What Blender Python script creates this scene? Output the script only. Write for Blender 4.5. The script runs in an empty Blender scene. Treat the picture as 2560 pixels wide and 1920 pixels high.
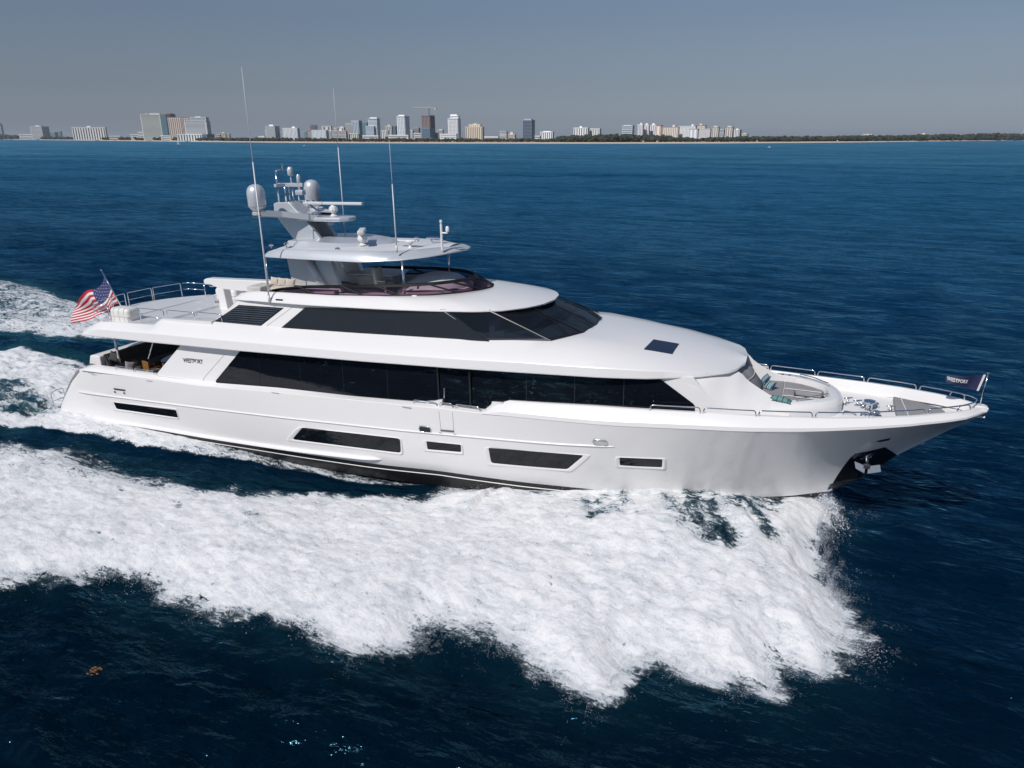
import bpy, bmesh, math, random
import numpy as np
from mathutils import Vector, Matrix, noise as mnoise

# ------------------------------------------------------------------ camera, sun, sky
F, HY = 1775.0, 344.0                       # focal length and horizon row, in pixels of a 2560 wide frame
PIT = math.atan((960 - HY) / F)
YAW = math.radians(23); TRIM = math.radians(1.2)
CAM = np.array([32.735, -23.621, 12.751])
hv = np.array([-math.sin(YAW), math.cos(YAW), 0]); rv = np.array([math.cos(YAW), math.sin(YAW), 0])
fw = hv * math.cos(PIT) + np.array([0, 0, -math.sin(PIT)]); up = np.cross(rv, fw)
BT = np.array([[math.cos(TRIM), 0, -math.sin(TRIM)], [0, 1, 0], [math.sin(TRIM), 0, math.cos(TRIM)]])
SEA = 0.25

sc = bpy.context.scene
cd = bpy.data.cameras.new('camera'); cam = bpy.data.objects.new('camera', cd); sc.collection.objects.link(cam)
cd.sensor_width = 36; cd.lens = F / 2560 * 36; cd.clip_start = 0.5; cd.clip_end = 60000
M4 = Matrix.Identity(4)
for i, a in enumerate((rv, up, -fw)):
    for j in range(3): M4[j][i] = float(a[j])
for j in range(3): M4[j][3] = float(CAM[j])
cam.matrix_world = M4
sc.camera = cam

SUN_AZ = (-0.30, -0.954); SUN_EL = math.radians(45)
w = bpy.data.worlds.new('World'); sc.world = w; w.use_nodes = True
nt = w.node_tree; nt.nodes.clear()
out = nt.nodes.new('ShaderNodeOutputWorld'); bg = nt.nodes.new('ShaderNodeBackground')
sky = nt.nodes.new('ShaderNodeTexSky'); sky.sky_type = 'NISHITA'; sky.sun_disc = False
sky.sun_elevation = SUN_EL; sky.sun_rotation = math.atan2(SUN_AZ[0], SUN_AZ[1])
sky.altitude = 10; sky.air_density = 1.6; sky.dust_density = 0.6; sky.ozone_density = 2.5
hs = nt.nodes.new('ShaderNodeHueSaturation'); hs.inputs['Saturation'].default_value = 0.12
mul = nt.nodes.new('ShaderNodeMix'); mul.data_type = 'RGBA'; mul.blend_type = 'MULTIPLY'; mul.inputs[0].default_value = 1
# dull haze low over the sea, bluer higher up
tc = nt.nodes.new('ShaderNodeTexCoord'); sp = nt.nodes.new('ShaderNodeSeparateXYZ'); rp = nt.nodes.new('ShaderNodeValToRGB')
rp.color_ramp.elements[0].position = 0.0; rp.color_ramp.elements[0].color = (.41, .475, .59, 1)
rp.color_ramp.elements[1].position = 0.6; rp.color_ramp.elements[1].color = (.20, .34, .60, 1)
for p_, c_ in ((.022, (.335, .395, .487)), (.07, (.305, .38, .48)), (.2, (.26, .385, .58))): e = rp.color_ramp.elements.new(p_); e.color = (*c_, 1)
nt.links.new(tc.outputs['Generated'], sp.inputs[0]); nt.links.new(sp.outputs['Z'], rp.inputs[0])
nt.links.new(sky.outputs[0], hs.inputs['Color']); nt.links.new(hs.outputs[0], mul.inputs[6]); nt.links.new(rp.outputs[0], mul.inputs[7])
nt.links.new(mul.outputs[2], bg.inputs[0]); bg.inputs[1].default_value = 0.105
nt.links.new(bg.outputs[0], out.inputs[0])
sl = bpy.data.lights.new('sun', 'SUN'); sl.energy = 3.85; sl.angle = math.radians(0.5); sl.color = (1, .95, .90)
so = bpy.data.objects.new('sun', sl); sc.collection.objects.link(so)
sd = Vector((SUN_AZ[0] * math.cos(SUN_EL), SUN_AZ[1] * math.cos(SUN_EL), math.sin(SUN_EL)))
so.rotation_euler = sd.to_track_quat('Z', 'Y').to_euler(); so.location = (0, -40, 60)
sc.view_settings.view_transform = 'Standard'; sc.view_settings.look = 'None'
sc.view_settings.exposure = 0; sc.view_settings.gamma = 1
sc.render.resolution_x = 1024; sc.render.resolution_y = 768
sc.render.engine = 'CYCLES'
sc.cycles.max_bounces = 8; sc.cycles.transparent_max_bounces = 12; sc.cycles.caustics_reflective = False; sc.cycles.caustics_refractive = False

# ------------------------------------------------------------------ sight lines -> real points (boat frame)
def ray(px, py): return rv * (px - 1280) + up * (960 - py) + fw * F
CB = BT.T @ CAM
def plane(px, py, **k):
    rb = BT.T @ ray(px, py); (a, v), = k.items(); i = 'xyz'.index(a)
    return CB + (v - CB[i]) / rb[i] * rb
def S(px, py, B):                           # point of the starboard surface y = -B(x[,z])
    x, z = 15., 3.
    for _ in range(25):
        b = B(x) if callable(B) else B
        q = plane(px, py, y=-b); x = float(q[0]); z = float(q[2])
    return (x, z)
def SS(pts, B): return [S(a, b, B) for a, b in pts]
def sea_at(px, py, z=SEA):
    r = ray(px, py); return CAM + (z - CAM[2]) / r[2] * r
def toworld(p): return BT @ np.array(p, float)
def interp(xs, ys): return lambda x: float(np.interp(x, xs, ys))

# ------------------------------------------------------------------ objects
def mesh_obj(name, verts, faces, mat, parent=None, smooth=False, auto=None):
    me = bpy.data.meshes.new(name); me.from_pydata([tuple(map(float, v)) for v in verts], [], faces); me.update()
    return link_me(name, me, mat, parent, smooth, auto)
def link_me(name, me, mat, parent=None, smooth=False, auto=None):
    o = bpy.data.objects.new(name, me); sc.collection.objects.link(o)
    if mat: me.materials.append(mat)
    if smooth:
        me.polygons.foreach_set('use_smooth', [True] * len(me.polygons))
        if auto: me.set_sharp_from_angle(angle=math.radians(auto))
    if parent: o.parent = parent
    return o
def bobj(name, bm, mat, parent=None, smooth=False, auto=None):
    bmesh.ops.recalc_face_normals(bm, faces=bm.faces)
    me = bpy.data.meshes.new(name); bm.to_mesh(me); bm.free()
    return link_me(name, me, mat, parent, smooth, auto)
def tag(o, label, cat=None, group=None, kind=None):
    if label: o['label'] = label
    if cat: o['category'] = cat
    if group: o['group'] = group
    if kind: o['kind'] = kind
    return o
def empty(name, loc=(0, 0, 0), rot=(0, 0, 0), parent=None):
    o = bpy.data.objects.new(name, None); sc.collection.objects.link(o)
    o.location = loc; o.rotation_euler = rot; o.empty_display_size = .2
    if parent: o.parent = parent
    return o
def copy_tree(o, parent=None):
    c = o.copy(); sc.collection.objects.link(c); c.parent = parent
    for ch in list(o.children): copy_tree(ch, c)
    return c

# shapes into a bmesh
def bbox(bm, x0, x1, y0, y1, z0, z1, bev=0, seg=2):
    t = bmesh.new(); bmesh.ops.create_cube(t, size=1)
    for v in t.verts: v.co = Vector(((x0 + x1) / 2 + v.co.x * (x1 - x0), (y0 + y1) / 2 + v.co.y * (y1 - y0), (z0 + z1) / 2 + v.co.z * (z1 - z0)))
    if bev: bmesh.ops.bevel(t, geom=t.edges[:], offset=bev, segments=seg, affect='EDGES', profile=.5)
    merge(bm, t)
def merge(bm, t, mat=None):
    if mat is not None: bmesh.ops.transform(t, matrix=mat, verts=t.verts)
    me = bpy.data.meshes.new('t'); t.to_mesh(me); t.free(); bm.from_mesh(me); bpy.data.meshes.remove(me)
def prism(bm, poly, y0, y1, bev=0, axis='y'):   # polygon in xz pushed along y (or xy along z)
    t = bmesh.new()
    mk = (lambda a, b, c: (a, c, b)) if axis == 'y' else ((lambda a, b, c: (a, b, c)) if axis == 'z' else (lambda a, b, c: (c, a, b)))
    v0 = [t.verts.new(mk(a, b, y0)) for a, b in poly]; v1 = [t.verts.new(mk(a, b, y1)) for a, b in poly]
    t.faces.new(v0); t.faces.new(v1[::-1]); n = len(poly)
    for i in range(n): t.faces.new((v0[i], v0[(i + 1) % n], v1[(i + 1) % n], v1[i]))
    bmesh.ops.recalc_face_normals(t, faces=t.faces)
    if bev: bmesh.ops.bevel(t, geom=t.edges[:], offset=bev, segments=2, affect='EDGES', profile=.5)
    merge(bm, t)
def tube(bm, pts, r, n=8, round_=True, closed=False):
    pts = [Vector(p) for p in pts]; rings = []; rr = r if isinstance(r, (list, tuple)) else [r] * len(pts)
    prev = None
    for i, p in enumerate(pts):
        a = pts[max(i - 1, 0)]; b = pts[min(i + 1, len(pts) - 1)]; d = (b - a).normalized()
        u = prev if prev else (Vector((0, 0, 1)) if abs(d.z) < .9 else Vector((1, 0, 0)))
        s = d.cross(u).normalized(); u = s.cross(d).normalized(); prev = u
        rings.append([bm.verts.new(p + (s * math.cos(k * 2 * math.pi / n) + u * math.sin(k * 2 * math.pi / n)) * rr[i]) for k in range(n)])
    for a, b in zip(rings, rings[1:]):
        for k in range(n): bm.faces.new((a[k], a[(k + 1) % n], b[(k + 1) % n], b[k]))
    bm.faces.new(rings[0][::-1]); bm.faces.new(rings[-1])
def fillet(pts, r, n=4):                        # round the inner corners of a path
    pts = [Vector(p) for p in pts]; o = [pts[0]]
    for i in range(1, len(pts) - 1):
        a, p, b = pts[i - 1], pts[i], pts[i + 1]
        d1 = (a - p); d2 = (b - p); rr = min(r, d1.length * .45, d2.length * .45)
        q1 = p + d1.normalized() * rr; q2 = p + d2.normalized() * rr
        for k in range(n + 1):
            t = k / n; o.append((1 - t) ** 2 * q1 + 2 * t * (1 - t) * p + t * t * q2)
    o.append(pts[-1]); return o
def lathe(bm, prof, c=(0, 0, 0), n=20, axis='z'):
    rings = []
    for r, z in prof:
        ring = []
        for k in range(n):
            a = 2 * math.pi * k / n; x, y = r * math.cos(a), r * math.sin(a)
            p = (x, y, z) if axis == 'z' else ((z, x, y) if axis == 'x' else (x, z, y))
            ring.append(bm.verts.new((c[0] + p[0], c[1] + p[1], c[2] + p[2])))
        rings.append(ring)
    for a, b in zip(rings, rings[1:]):
        for k in range(n): bm.faces.new((a[k], a[(k + 1) % n], b[(k + 1) % n], b[k]))
    bm.faces.new(rings[0][::-1]); bm.faces.new(rings[-1])
def grid(bm, rows, close=False):                # skin a list of equal-length point rows
    V = [[bm.verts.new(tuple(map(float, p))) for p in r] for r in rows]
    for a, b in zip(V, V[1:]):
        for k in range(len(a) - 1):
            try: bm.faces.new((a[k], a[k + 1], b[k + 1], b[k]))
            except ValueError: pass
    return V
def sheet(poly, yf, off=0.0, thick=0.03, dx=.45, dz=None, side=-1):
    """slab that follows the curved side y = -(yf(x,z)); poly is its outline in (x,z)"""
    t = bmesh.new(); f = t.faces.new([t.verts.new((a, 0, b)) for a, b in poly])
    xs = [p[0] for p in poly]; zs = [p[1] for p in poly]
    if dx:
        x = min(xs) + dx
        while x < max(xs):
            bmesh.ops.bisect_plane(t, geom=t.verts[:] + t.edges[:] + t.faces[:], plane_co=(x, 0, 0), plane_no=(1, 0, 0)); x += dx
    if dz:
        z = min(zs) + dz
        while z < max(zs):
            bmesh.ops.bisect_plane(t, geom=t.verts[:] + t.edges[:] + t.faces[:], plane_co=(0, 0, z), plane_no=(0, 0, 1)); z += dz
    ret = bmesh.ops.extrude_face_region(t, geom=t.faces[:])
    ex = {v for v in ret['geom'] if isinstance(v, bmesh.types.BMVert)}
    for v in t.verts:
        b = yf(v.co.x, v.co.z)
        v.co.y = side * (b + off) if v in ex else side * (b + off - thick)
    bmesh.ops.recalc_face_normals(t, faces=t.faces)
    return t

# ------------------------------------------------------------------ materials
def mat(name, col, rough=.5, metal=0, spec=.5, coat=0, bump=None, var=None, alpha=None, sss=0):
    m = bpy.data.materials.new(name); m.use_nodes = True; t = m.node_tree; b = t.nodes['Principled BSDF']
    b.inputs['Base Color'].default_value = (*col, 1); b.inputs['Roughness'].default_value = rough
    b.inputs['Metallic'].default_value = metal; b.inputs['Specular IOR Level'].default_value = spec
    b.inputs['Coat Weight'].default_value = coat; b.inputs['Coat Roughness'].default_value = .06
    if alpha is not None: b.inputs['Alpha'].default_value = alpha
    g = t.nodes.new('ShaderNodeNewGeometry')
    if var:                                     # (scale, amount): slow tonal unevenness
        n = t.nodes.new('ShaderNodeTexNoise'); n.inputs['Scale'].default_value = var[0]; n.inputs['Detail'].default_value = 5
        tx = t.nodes.new('ShaderNodeTexCoord'); t.links.new(tx.outputs['Object'], n.inputs['Vector'])
        r = t.nodes.new('ShaderNodeValToRGB'); k = 1 - var[1]
        r.color_ramp.elements[0].position = .3; r.color_ramp.elements[0].color = (col[0] * k, col[1] * k, col[2] * k, 1)
        r.color_ramp.elements[1].position = .7; r.color_ramp.elements[1].color = (*col, 1)
        t.links.new(n.outputs[0], r.inputs[0]); t.links.new(r.outputs[0], b.inputs['Base Color'])
    if bump:                                    # (scale, strength, distance)
        n = t.nodes.new('ShaderNodeTexNoise'); n.inputs['Scale'].default_value = bump[0]; n.inputs['Detail'].default_value = 3
        tx = t.nodes.new('ShaderNodeTexCoord'); t.links.new(tx.outputs['Object'], n.inputs['Vector'])
        u = t.nodes.new('ShaderNodeBump'); u.inputs['Strength'].default_value = bump[1]; u.inputs['Distance'].default_value = bump[2]
        t.links.new(n.outputs[0], u.inputs['Height']); t.links.new(u.outputs[0], b.inputs['Normal'])
    return m
def glass(name, tint, clear, refl_rough=.02):   # thin tinted pane
    m = bpy.data.materials.new(name); m.use_nodes = True; t = m.node_tree; t.nodes.clear()
    o = t.nodes.new('ShaderNodeOutputMaterial'); mx = t.nodes.new('ShaderNodeMixShader')
    tr = t.nodes.new('ShaderNodeBsdfTransparent'); tr.inputs[0].default_value = (*tint, 1)
    p = t.nodes.new('ShaderNodeBsdfPrincipled'); p.inputs['Base Color'].default_value = (.01, .012, .016, 1); p.inputs['Roughness'].default_value = refl_rough
    mx.inputs[0].default_value = 1 - clear
    t.links.new(tr.outputs[0], mx.inputs[1]); t.links.new(p.outputs[0], mx.inputs[2]); t.links.new(mx.outputs[0], o.inputs[0])
    return m
W = mat('white_gelcoat', (.75, .735, .725), .30, coat=.7, var=(.15, .03))
WD = mat('white_deck', (.74, .73, .72), .55, bump=(60, .15, .004), var=(.4, .05))
SEAM = mat('panel_joint', (.28, .29, .31), .6)
BLK = mat('black_bottom_paint', (.012, .011, .012), .35, var=(2, .4))
BG = mat('black_glass', (.004, .005, .008), .02, spec=.45)
BG2 = mat('dark_slate_glass', (.010, .013, .019), .05, spec=.5)
SILV = mat('silver_paint', (.58, .60, .63), .34, metal=.35, coat=.3, var=(.6, .06))
SILVD = mat('matt_silver_top', (.62, .63, .65), .5, metal=.1, var=(.8, .05))
CHR = mat('polished_steel', (.72, .72, .74), .12, metal=1)
GREY = mat('grey_upholstery', (.27, .26, .27), .85, bump=(90, .3, .004), var=(3, .12))
DGREY = mat('charcoal_upholstery', (.055, .055, .058), .9, bump=(70, .3, .004), var=(4, .35))
PALE = mat('pale_upholstery', (.52, .50, .47), .8, bump=(80, .3, .004), var=(3, .1))
PIPE = mat('white_piping', (.7, .69, .68), .7)
CREAM = mat('cream_fabric', (.55, .49, .43), .9, bump=(50, .5, .01), var=(6, .15))
WOOD = mat('teak_chair_wood', (.34, .155, .04), .5, var=(9, .35))
TEAK = mat('teak_decking', (.36, .20, .12), .7, var=(7, .25))
BLUET = mat('blue_glass_table_top', (.045, .075, .16), .12)
BLKP = mat('black_plastic', (.01, .01, .012), .35)
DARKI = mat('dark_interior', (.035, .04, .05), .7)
CANV = mat('grey_canvas_cover', (.45, .47, .49), .75, bump=(25, .4, .01), var=(3, .08))
MIR = mat('mirror_steel_plate', (.30, .32, .35), .16, metal=.9, var=(1.5, .5))
WSG = glass('wheelhouse_glass', (.32, .40, .48), .42)
PUR = glass('purple_tinted_screen', (.64, .47, .58), .88)
RAFTM = mat('white_raft_shell', (.72, .70, .67), .5, var=(5, .12), bump=(8, .2, .01))
FOAMC = None
# ================================================================== THE YACHT (boat frame: x forward from the swim platform, y to port, z up)
yacht = empty('motor_yacht', (0, 0, 0), (0, -TRIM, 0))
tag(yacht, 'large white motor yacht under way with black window bands and silver radar mast', 'yacht')
def Y(name, bm, m, parent=None, **k): return bobj(name, bm, m, parent or yacht, **k)
def both(name, polyf, m, parent=None, label=None, **k):
    for s in (-1, 1):
        o = Y(name, polyf(s), m, parent, **k)
        if label: o['label'] = label
def Z(sx, sy, s, pts): return [(sx + a / s, sy + b / s) for a, b in pts]

Bs = interp([0, 4, 10, 20, 25, 28, 31.5, 33, 34, 35, 36, 37, 37.6, 38.1], [3.02, 3.2, 3.33, 3.38, 3.28, 3.1, 2.72, 2.43, 2.2, 1.92, 1.55, 1.05, .66, .02])
Bc = interp([0, 4, 10, 15, 19, 22, 24, 28, 31, 33, 34.06, 39], [3.0, 3.1, 3.15, 3.1, 2.96, 2.76, 2.56, 2.0, 1.35, .62, 0, 0])
zk = interp([0, 2.7, 7.3, 10.3, 14.5, 17.8, 21.5, 23, 23.9, 27.2, 30.1, 31.8, 33.1, 34, 35.2, 36.3, 37.4, 38.1],
            [2.72, 2.78, 2.9, 2.93, 3.13, 3.26, 3.39, 3.41, 3.42, 3.49, 3.64, 3.73, 3.82, 3.9, 4.01, 4.11, 4.19, 4.25])
zt = interp([23.1, 23.9, 27.2, 30.1, 31.8, 33, 34, 35, 36, 37, 38.1], [3.44, 3.9, 4.05, 4.13, 4.17, 4.2, 4.23, 4.28, 4.33, 4.38, 4.43])
zbk = interp([0, 2, 6.8, 11.2, 17.9, 21, 24.7, 30, 34], [.2, .3, .42, .48, .57, .68, .64, .66, .85])
zst = interp([0, 10, 25, 30, 32.5, 34.06, 34.6, 35.08, 35.64, 36.02, 36.48, 37.38, 38.14], [-.4, -.9, -.9, -.55, 0, .81, 1.15, 1.56, 2.12, 2.52, 2.9, 3.63, 4.2])
pw = interp([0, 20, 26, 30, 32.5, 34, 38], [.55, .58, .74, .98, 1.25, 1.35, 1.2])
xaft = interp([-1, .25, .3, .47, .91, 2.12, 2.74, 3], [.05, .05, .62, .66, .91, 1.96, 2.68, 2.85])
def hullY(x, z):
    zb = max(zbk(x), zst(x)); t = min(max((z - zb) / max(zk(x) - zb, .01), 0), 1)
    return Bc(x) + (Bs(x) + .03 - Bc(x)) * t ** pw(x)
def wx(xs, z): return xs + xaft(z) * max(0, 1 - xs / 7)
XS = [0, .4, .9, 1.5, 2.2, 3, 4, 5, 6, 7] + [7 + .8 * i for i in range(1, 30)] + [30.6, 31.2, 31.8, 32.3, 32.8, 33.2, 33.6, 33.9, 34.2, 34.5, 34.8, 35.1, 35.4, 35.7, 36, 36.3, 36.6, 36.9, 37.2, 37.5, 37.8, 38.0, 38.12]
def hull_half(bm, s, a, b):
    rows = []
    for xs in XS:
        zb = max(zbk(xs), zst(xs)); zb = min(zb, zk(xs) - .02); r = []
        if a == 'side':
            for i in range(15):
                t = 1 - i / 14; z = zb + (zk(xs) - zb) * t
                r.append((wx(xs, z), s * (Bc(xs) + (Bs(xs) + .03 - Bc(xs)) * t ** pw(xs)), z))
        else:
            ks = zst(xs)
            for q, yy in ((0, 1), (.12, .995), (.16, .99), (.5, .9), (.8, .55), (1, 0)):
                z = zb + (ks - zb) * q; r.append((wx(xs, max(z, .05)), s * Bc(xs) * yy, z))
        rows.append(r)
    grid(bm, rows)
bm = bmesh.new()
for s in (-1, 1): hull_half(bm, s, 'side', 0)
bmesh.ops.remove_doubles(bm, verts=bm.verts, dist=.0005)
hull = Y('hull', bm, W, smooth=True, auto=35)
bm = bmesh.new()
for s in (-1, 1): hull_half(bm, s, 'bottom', 0)
bmesh.ops.remove_doubles(bm, verts=bm.verts, dist=.0005)
bottom = Y('hull_bottom', bm, BLK, smooth=True, auto=35)
bottom['label'] = 'black painted underside of the hull'
# transom and swim platform
bm = bmesh.new()
zz = [.3, .47, .91, 1.5, 2.12, 2.74]
rows = [[(xaft(z), y, z) for y in np.linspace(-hullY(xaft(z), z) + .01, hullY(xaft(z), z) - .01, 9)] for z in zz]
grid(bm, rows); Y('transom', bm, W, smooth=True, auto=35)
bm = bmesh.new(); bbox(bm, .02, .75, -2.95, 2.95, .22, .36, .03); sp_ = Y('swim_platform', bm, W)
bm = bmesh.new(); bbox(bm, .06, .68, -2.85, 2.85, .362, .375); Y('teak_deck', bm, TEAK, sp_)
# bottom stripe, rub rail, spray rail
for s in (-1, 1):
    bm = bmesh.new(); rows = []
    for x in np.linspace(7.5, 27, 50):
        z = zbk(x) - .17; b = Bc(x) * .997 + .012; rows.append([(x, s * b, z + .018), (x, s * (b + .012), z), (x, s * b, z - .018)])
    grid(bm, rows); Y('waterline_stripe', bm, W, hull, smooth=True)
    bm = bmesh.new(); zr = interp([2.3, 14.3, 21.4, 25.9, 27.6], [1.66, 2.07, 2.37, 2.57, 2.69])
    xr = list(np.linspace(2.35, 27.6, 60)); tube(bm, [(x, s * (hullY(x, zr(x)) + .012), zr(x)) for x in xr], [.01] + [.032] * 58 + [.01], 6)
    Y('rub_rail', bm, W, hull, smooth=True, auto=50)
    bm = bmesh.new(); rows = []
    for x in np.linspace(.8, 18.7, 46):
        k = min(1, (18.7 - x) / .5); z = zbk(x) + .05 + .17 * max(0, (x - 11) / 7.7) ** 2; b = hullY(x, z) - .02
        rows.append([(x, s * (b + .01), z + .14), (x, s * (b + .02 + .14 * k), z + .10), (x, s * (b + .03 + .15 * k), z + .05), (x, s * b, z - .02)])
    grid(bm, rows); Y('spray_rail', bm, W, hull, smooth=True, auto=30)
# forward bulwark: cap outside, flat top, inner face; foredeck
XB = [x for x in XS if x > 24] 
XB = [23.1, 23.4, 23.7, 24.0] + XB
for s in (-1, 1):
    bm = bmesh.new(); rows = []
    for x in XB:
        y = Bs(x); z0, z1 = zk(x), zt(x); k = min(1, (z1 - z0) / .5); wn = min(.16 * k + .02, y * .5)
        yi = max(y - .30, 0); y2 = max(y - wn, 0)
        rows.append([(x, s * (y + .03), z0), (x, s * (y + .06), z0 + .03 * k), (x, s * (y + .05), z0 + .17 * k), (x, s * (y + .03), z0 + .20 * k), (x, s * y2, z1 - .02 * k), (x, s * max(y2 - .03, 0), z1), (x, s * max(y2 - .14, 0), z1), (x, s * max(y2 - .16, 0), z1 - .03), (x, s * max(min(y2 - .2, hullY(x, z0 - .1) - .03), 0), z0 - .1)])
    if s < 0: pass
    grid(bm, rows); Y('bulwark', bm, W, hull, smooth=True, auto=28)
bm = bmesh.new(); rows = []
for x in XB + []:
    z = min(3.42 + .045 * (x - 24), zk(x) - .05); y = max(min(Bs(x) - .3, hullY(x, z) - .04), 0.01) ; rows.append([(x, -y, z), (x, -y * .5, z + .03), (x, 0, z + .05), (x, y * .5, z + .03), (x, y, z)])
grid(bm, rows); fdeck = Y('foredeck', bm, WD, smooth=True)
bm = bmesh.new(); prism(bm, [(37.75, 4.24), (38.12, 4.26), (38.16, 4.40), (38.05, 4.45), (37.7, 4.44)], -.14, .14, .03); Y('stem_cap', bm, W, hull)

# main deckhouse --------------------------------------------------------------------------------
Bw = interp([7, 10, 20, 23, 25, 27, 28.5, 30, 31.5, 33, 34.5], [3.2, 3.12, 3.12, 3.08, 3.0, 2.86, 2.72, 2.5, 2.18, 1.85, 1.3])
Beave = interp([3, 4, 8, 12, 22, 24.7, 27.2, 28.6, 30.08, 31.0, 31.22], [3.1, 3.25, 3.38, 3.4, 3.4, 3.32, 3.12, 2.83, 2.25, 1.5, .55])
zeave = interp([3.6, 9.6, 12.8, 18.3, 24.7, 27.2, 28.6, 30, 31.2], [4.49, 4.6, 4.66, 4.80, 5.02, 5.07, 5.09, 5.12, 5.15])
wallM = lambda x, z: Bw(x) - .05 * (z - 3.2)
wing_t = S(447, 863, 3.2); wing_b = S(390, 934, 3.25)
wall_poly = [(wing_b[0], 2.7), wing_b, wing_t, (12, 4.75), (18, 4.9), (24, 5.1), (29.9, 5.16), (30.3, 4.7), (30.3, 3.4), (24, 3.2), (16, 2.9), (10, 2.7)]
house = empty('deckhouse', parent=yacht)
both('side_wall', lambda s: sheet(wall_poly, wallM, 0, .10, .5, .45, s), W, house, smooth=True, auto=30)
bm = bmesh.new()                                             # aft bulkhead with dark doors behind the cockpit, roof filler
prism(bm, [(10.9, 2.0), (10.9, 4.7), (11.1, 4.7), (11.1, 2.0)], -3.05, 3.05); Y('aft_bulkhead', bm, DARKI, house)
# side deck between knuckle and wall, aft bulwark cap
for s in (-1, 1):
    bm = bmesh.new(); rows = []
    for x in [2.9, 3.2] + list(np.linspace(3.6, 24.2, 50)):
        y = Bs(x); z = zk(x); inn = wallM(x, 3.1) if x > wing_b[0] else y - .33
        zi = np.interp(x, [2.9, 3.3, 7.2, 10.6, 11, 14.3, 17.7, 19.7, 21.0, 24.2], [2.78, 3.0, 3.05, 3.07, 3.07, 3.24, 3.31, 3.40, 3.46, 3.48])
        rows.append([(x, s * (y + .03), z - .01), (x, s * (y + .015), z + .02), (x, s * (y - .12), z * .3 + zi * .7), (x, s * (inn + .04), zi + .01), (x, s * (inn - .05), zi), (x, s * (inn - .06), zi - .5 if x < wing_b[0] + .3 else zi - .1)])
    grid(bm, rows); Y('side_deck', bm, W, hull, smooth=True, auto=30)
# raised lip curling up aft of the gate
gate0, gate1 = S(1104, 1020, 3.2)[0], S(1229, 1010, 3.2)[0]
lip = SS([(881, 1004), (1000, 1013), (1060, 1010), (1095, 1001), (1104, 1000), (1104, 1026), (1000, 1020), (881, 1007)], 3.24)
both('gate_wing', lambda s: sheet(lip, lambda x, z: 3.18, .02, .08, .5, None, s), W, hull, smooth=True, auto=30)
lip2 = SS([(1229, 1005), (1257, 1007), (1229, 1024)], 3.2)
both('gate_wing', lambda s: sheet(lip2, lambda x, z: 3.16, .02, .06, None, None, s), W, hull)
# glass band: one pane at a time
def cut(poly, x0, x1, g=.009):
    t = bmesh.new(); t.faces.new([t.verts.new((a, 0, b)) for a, b in poly])
    for xx, inn in ((x0 + g, False), (x1 - g, True)):
        bmesh.ops.bisect_plane(t, geom=t.verts[:] + t.edges[:] + t.faces[:], plane_co=(xx, 0, 0), plane_no=(1, 0, 0), clear_outer=inn, clear_inner=not inn)
    if not t.faces: t.free(); return None
    f = max(t.faces, key=lambda q: q.calc_area()); r = [(v.co.x, v.co.z) for v in f.verts]; t.free(); return r
Wf = lambda x: Bw(x) - .02
low_aft = SS([(541, 951), (544, 960), (553, 965), (600, 968), (700, 974), (881, 993), (960, 1000), (1020, 1003), (1070, 1001), (1104, 999)], Wf)
gate_low = SS([(1104, 1024), (1130, 1028), (1199, 1033)], Wf)
low_fwd = SS([(1228, 1010), (1229, 1006), (1257, 1006), (1314, 1011), (1500, 1025), (1650, 1035), (1728, 1040), (1735, 1038), (1737, 1030), (1737, 1016), (1733, 1010)], Wf)
top = SS([(1645, 951), (1500, 945), (1311, 936), (1096, 922), (900, 906), (750, 893), (600, 880)], Bw)
top = [(x, z + .06) for x, z in top]
band = low_aft + [(low_aft[-1][0] + .01, gate_low[0][1] - .02)] + gate_low + low_fwd + top
both('window_frame', lambda s: sheet([(x, z) for x, z in band], wallM, .008, .03, .6, None, s), mat('dark_window_frame', (.045, .05, .06), .4), house, smooth=True, auto=20)
mull = [S(px, 950, Bw)[0] for px in (651, 751, 857, 967, 1093, 1175, 1314, 1435, 1559)]
xm = [band[0][0] - 1] + mull + [31.5]
for a, b in zip(xm, xm[1:]):
    pl = cut(band, a, b)
    if pl: both('window', lambda s: sheet(pl, wallM, .02, .05, .6, None, s), BG, house, smooth=True, auto=20)
# door edge trims and handle
hd = SS([(1114.5, 968), (1114.5, 992)], 3.1)
for s in (-1, 1):
    bm = bmesh.new(); tube(bm, fillet([(hd[0][0], s * 3.13, hd[0][1]), (hd[0][0], s * 3.22, hd[0][1]), (hd[1][0], s * 3.22, hd[1][1]), (hd[1][0], s * 3.13, hd[1][1])], .03), .018, 6); Y('door_handle', bm, CHR, house, smooth=True)
    for px in (1096, 1175):
        bm = bmesh.new(); x = S(px, 960, 3.1)[0]; bbox(bm, x - .03, x + .03, min(s * 3.05, s * 3.13), max(s * 3.05, s * 3.13), 3.45, 4.78); Y('door_frame', bm, BLKP, house)
# gate in the bulwark, hinge line, small hull fittings
seamp = lambda a, b, B, w=.018, off=.012: [(a[0] - w / 2, a[1]), (b[0] - w / 2, b[1]), (b[0] + w / 2, b[1]), (a[0] + w / 2, a[1])]
def seam_line(pts, yf, w=.014, off=.006):
    def f(s):
        bm = bmesh.new()
        for a, b in zip(pts, pts[1:]):
            d = Vector((b[0] - a[0], b[1] - a[1])).normalized() * w / 2; n = (-d.y, d.x)
            merge(bm, sheet([(a[0] + n[0], a[1] + n[1]), (b[0] + n[0], b[1] + n[1]), (b[0] - n[0], b[1] - n[1]), (a[0] - n[0], a[1] - n[1])], yf, off, .03, .5, None, s))
        return bm
    return f
HB = lambda x: Bs(x) + .02
both('panel_seam', seam_line(SS([(1097, 1028), (1099, 1078)], HB), hullY), SEAM, hull)
both('panel_seam', seam_line(SS([(1131, 1031), (1131, 1081)], HB), hullY), SEAM, hull)
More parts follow.
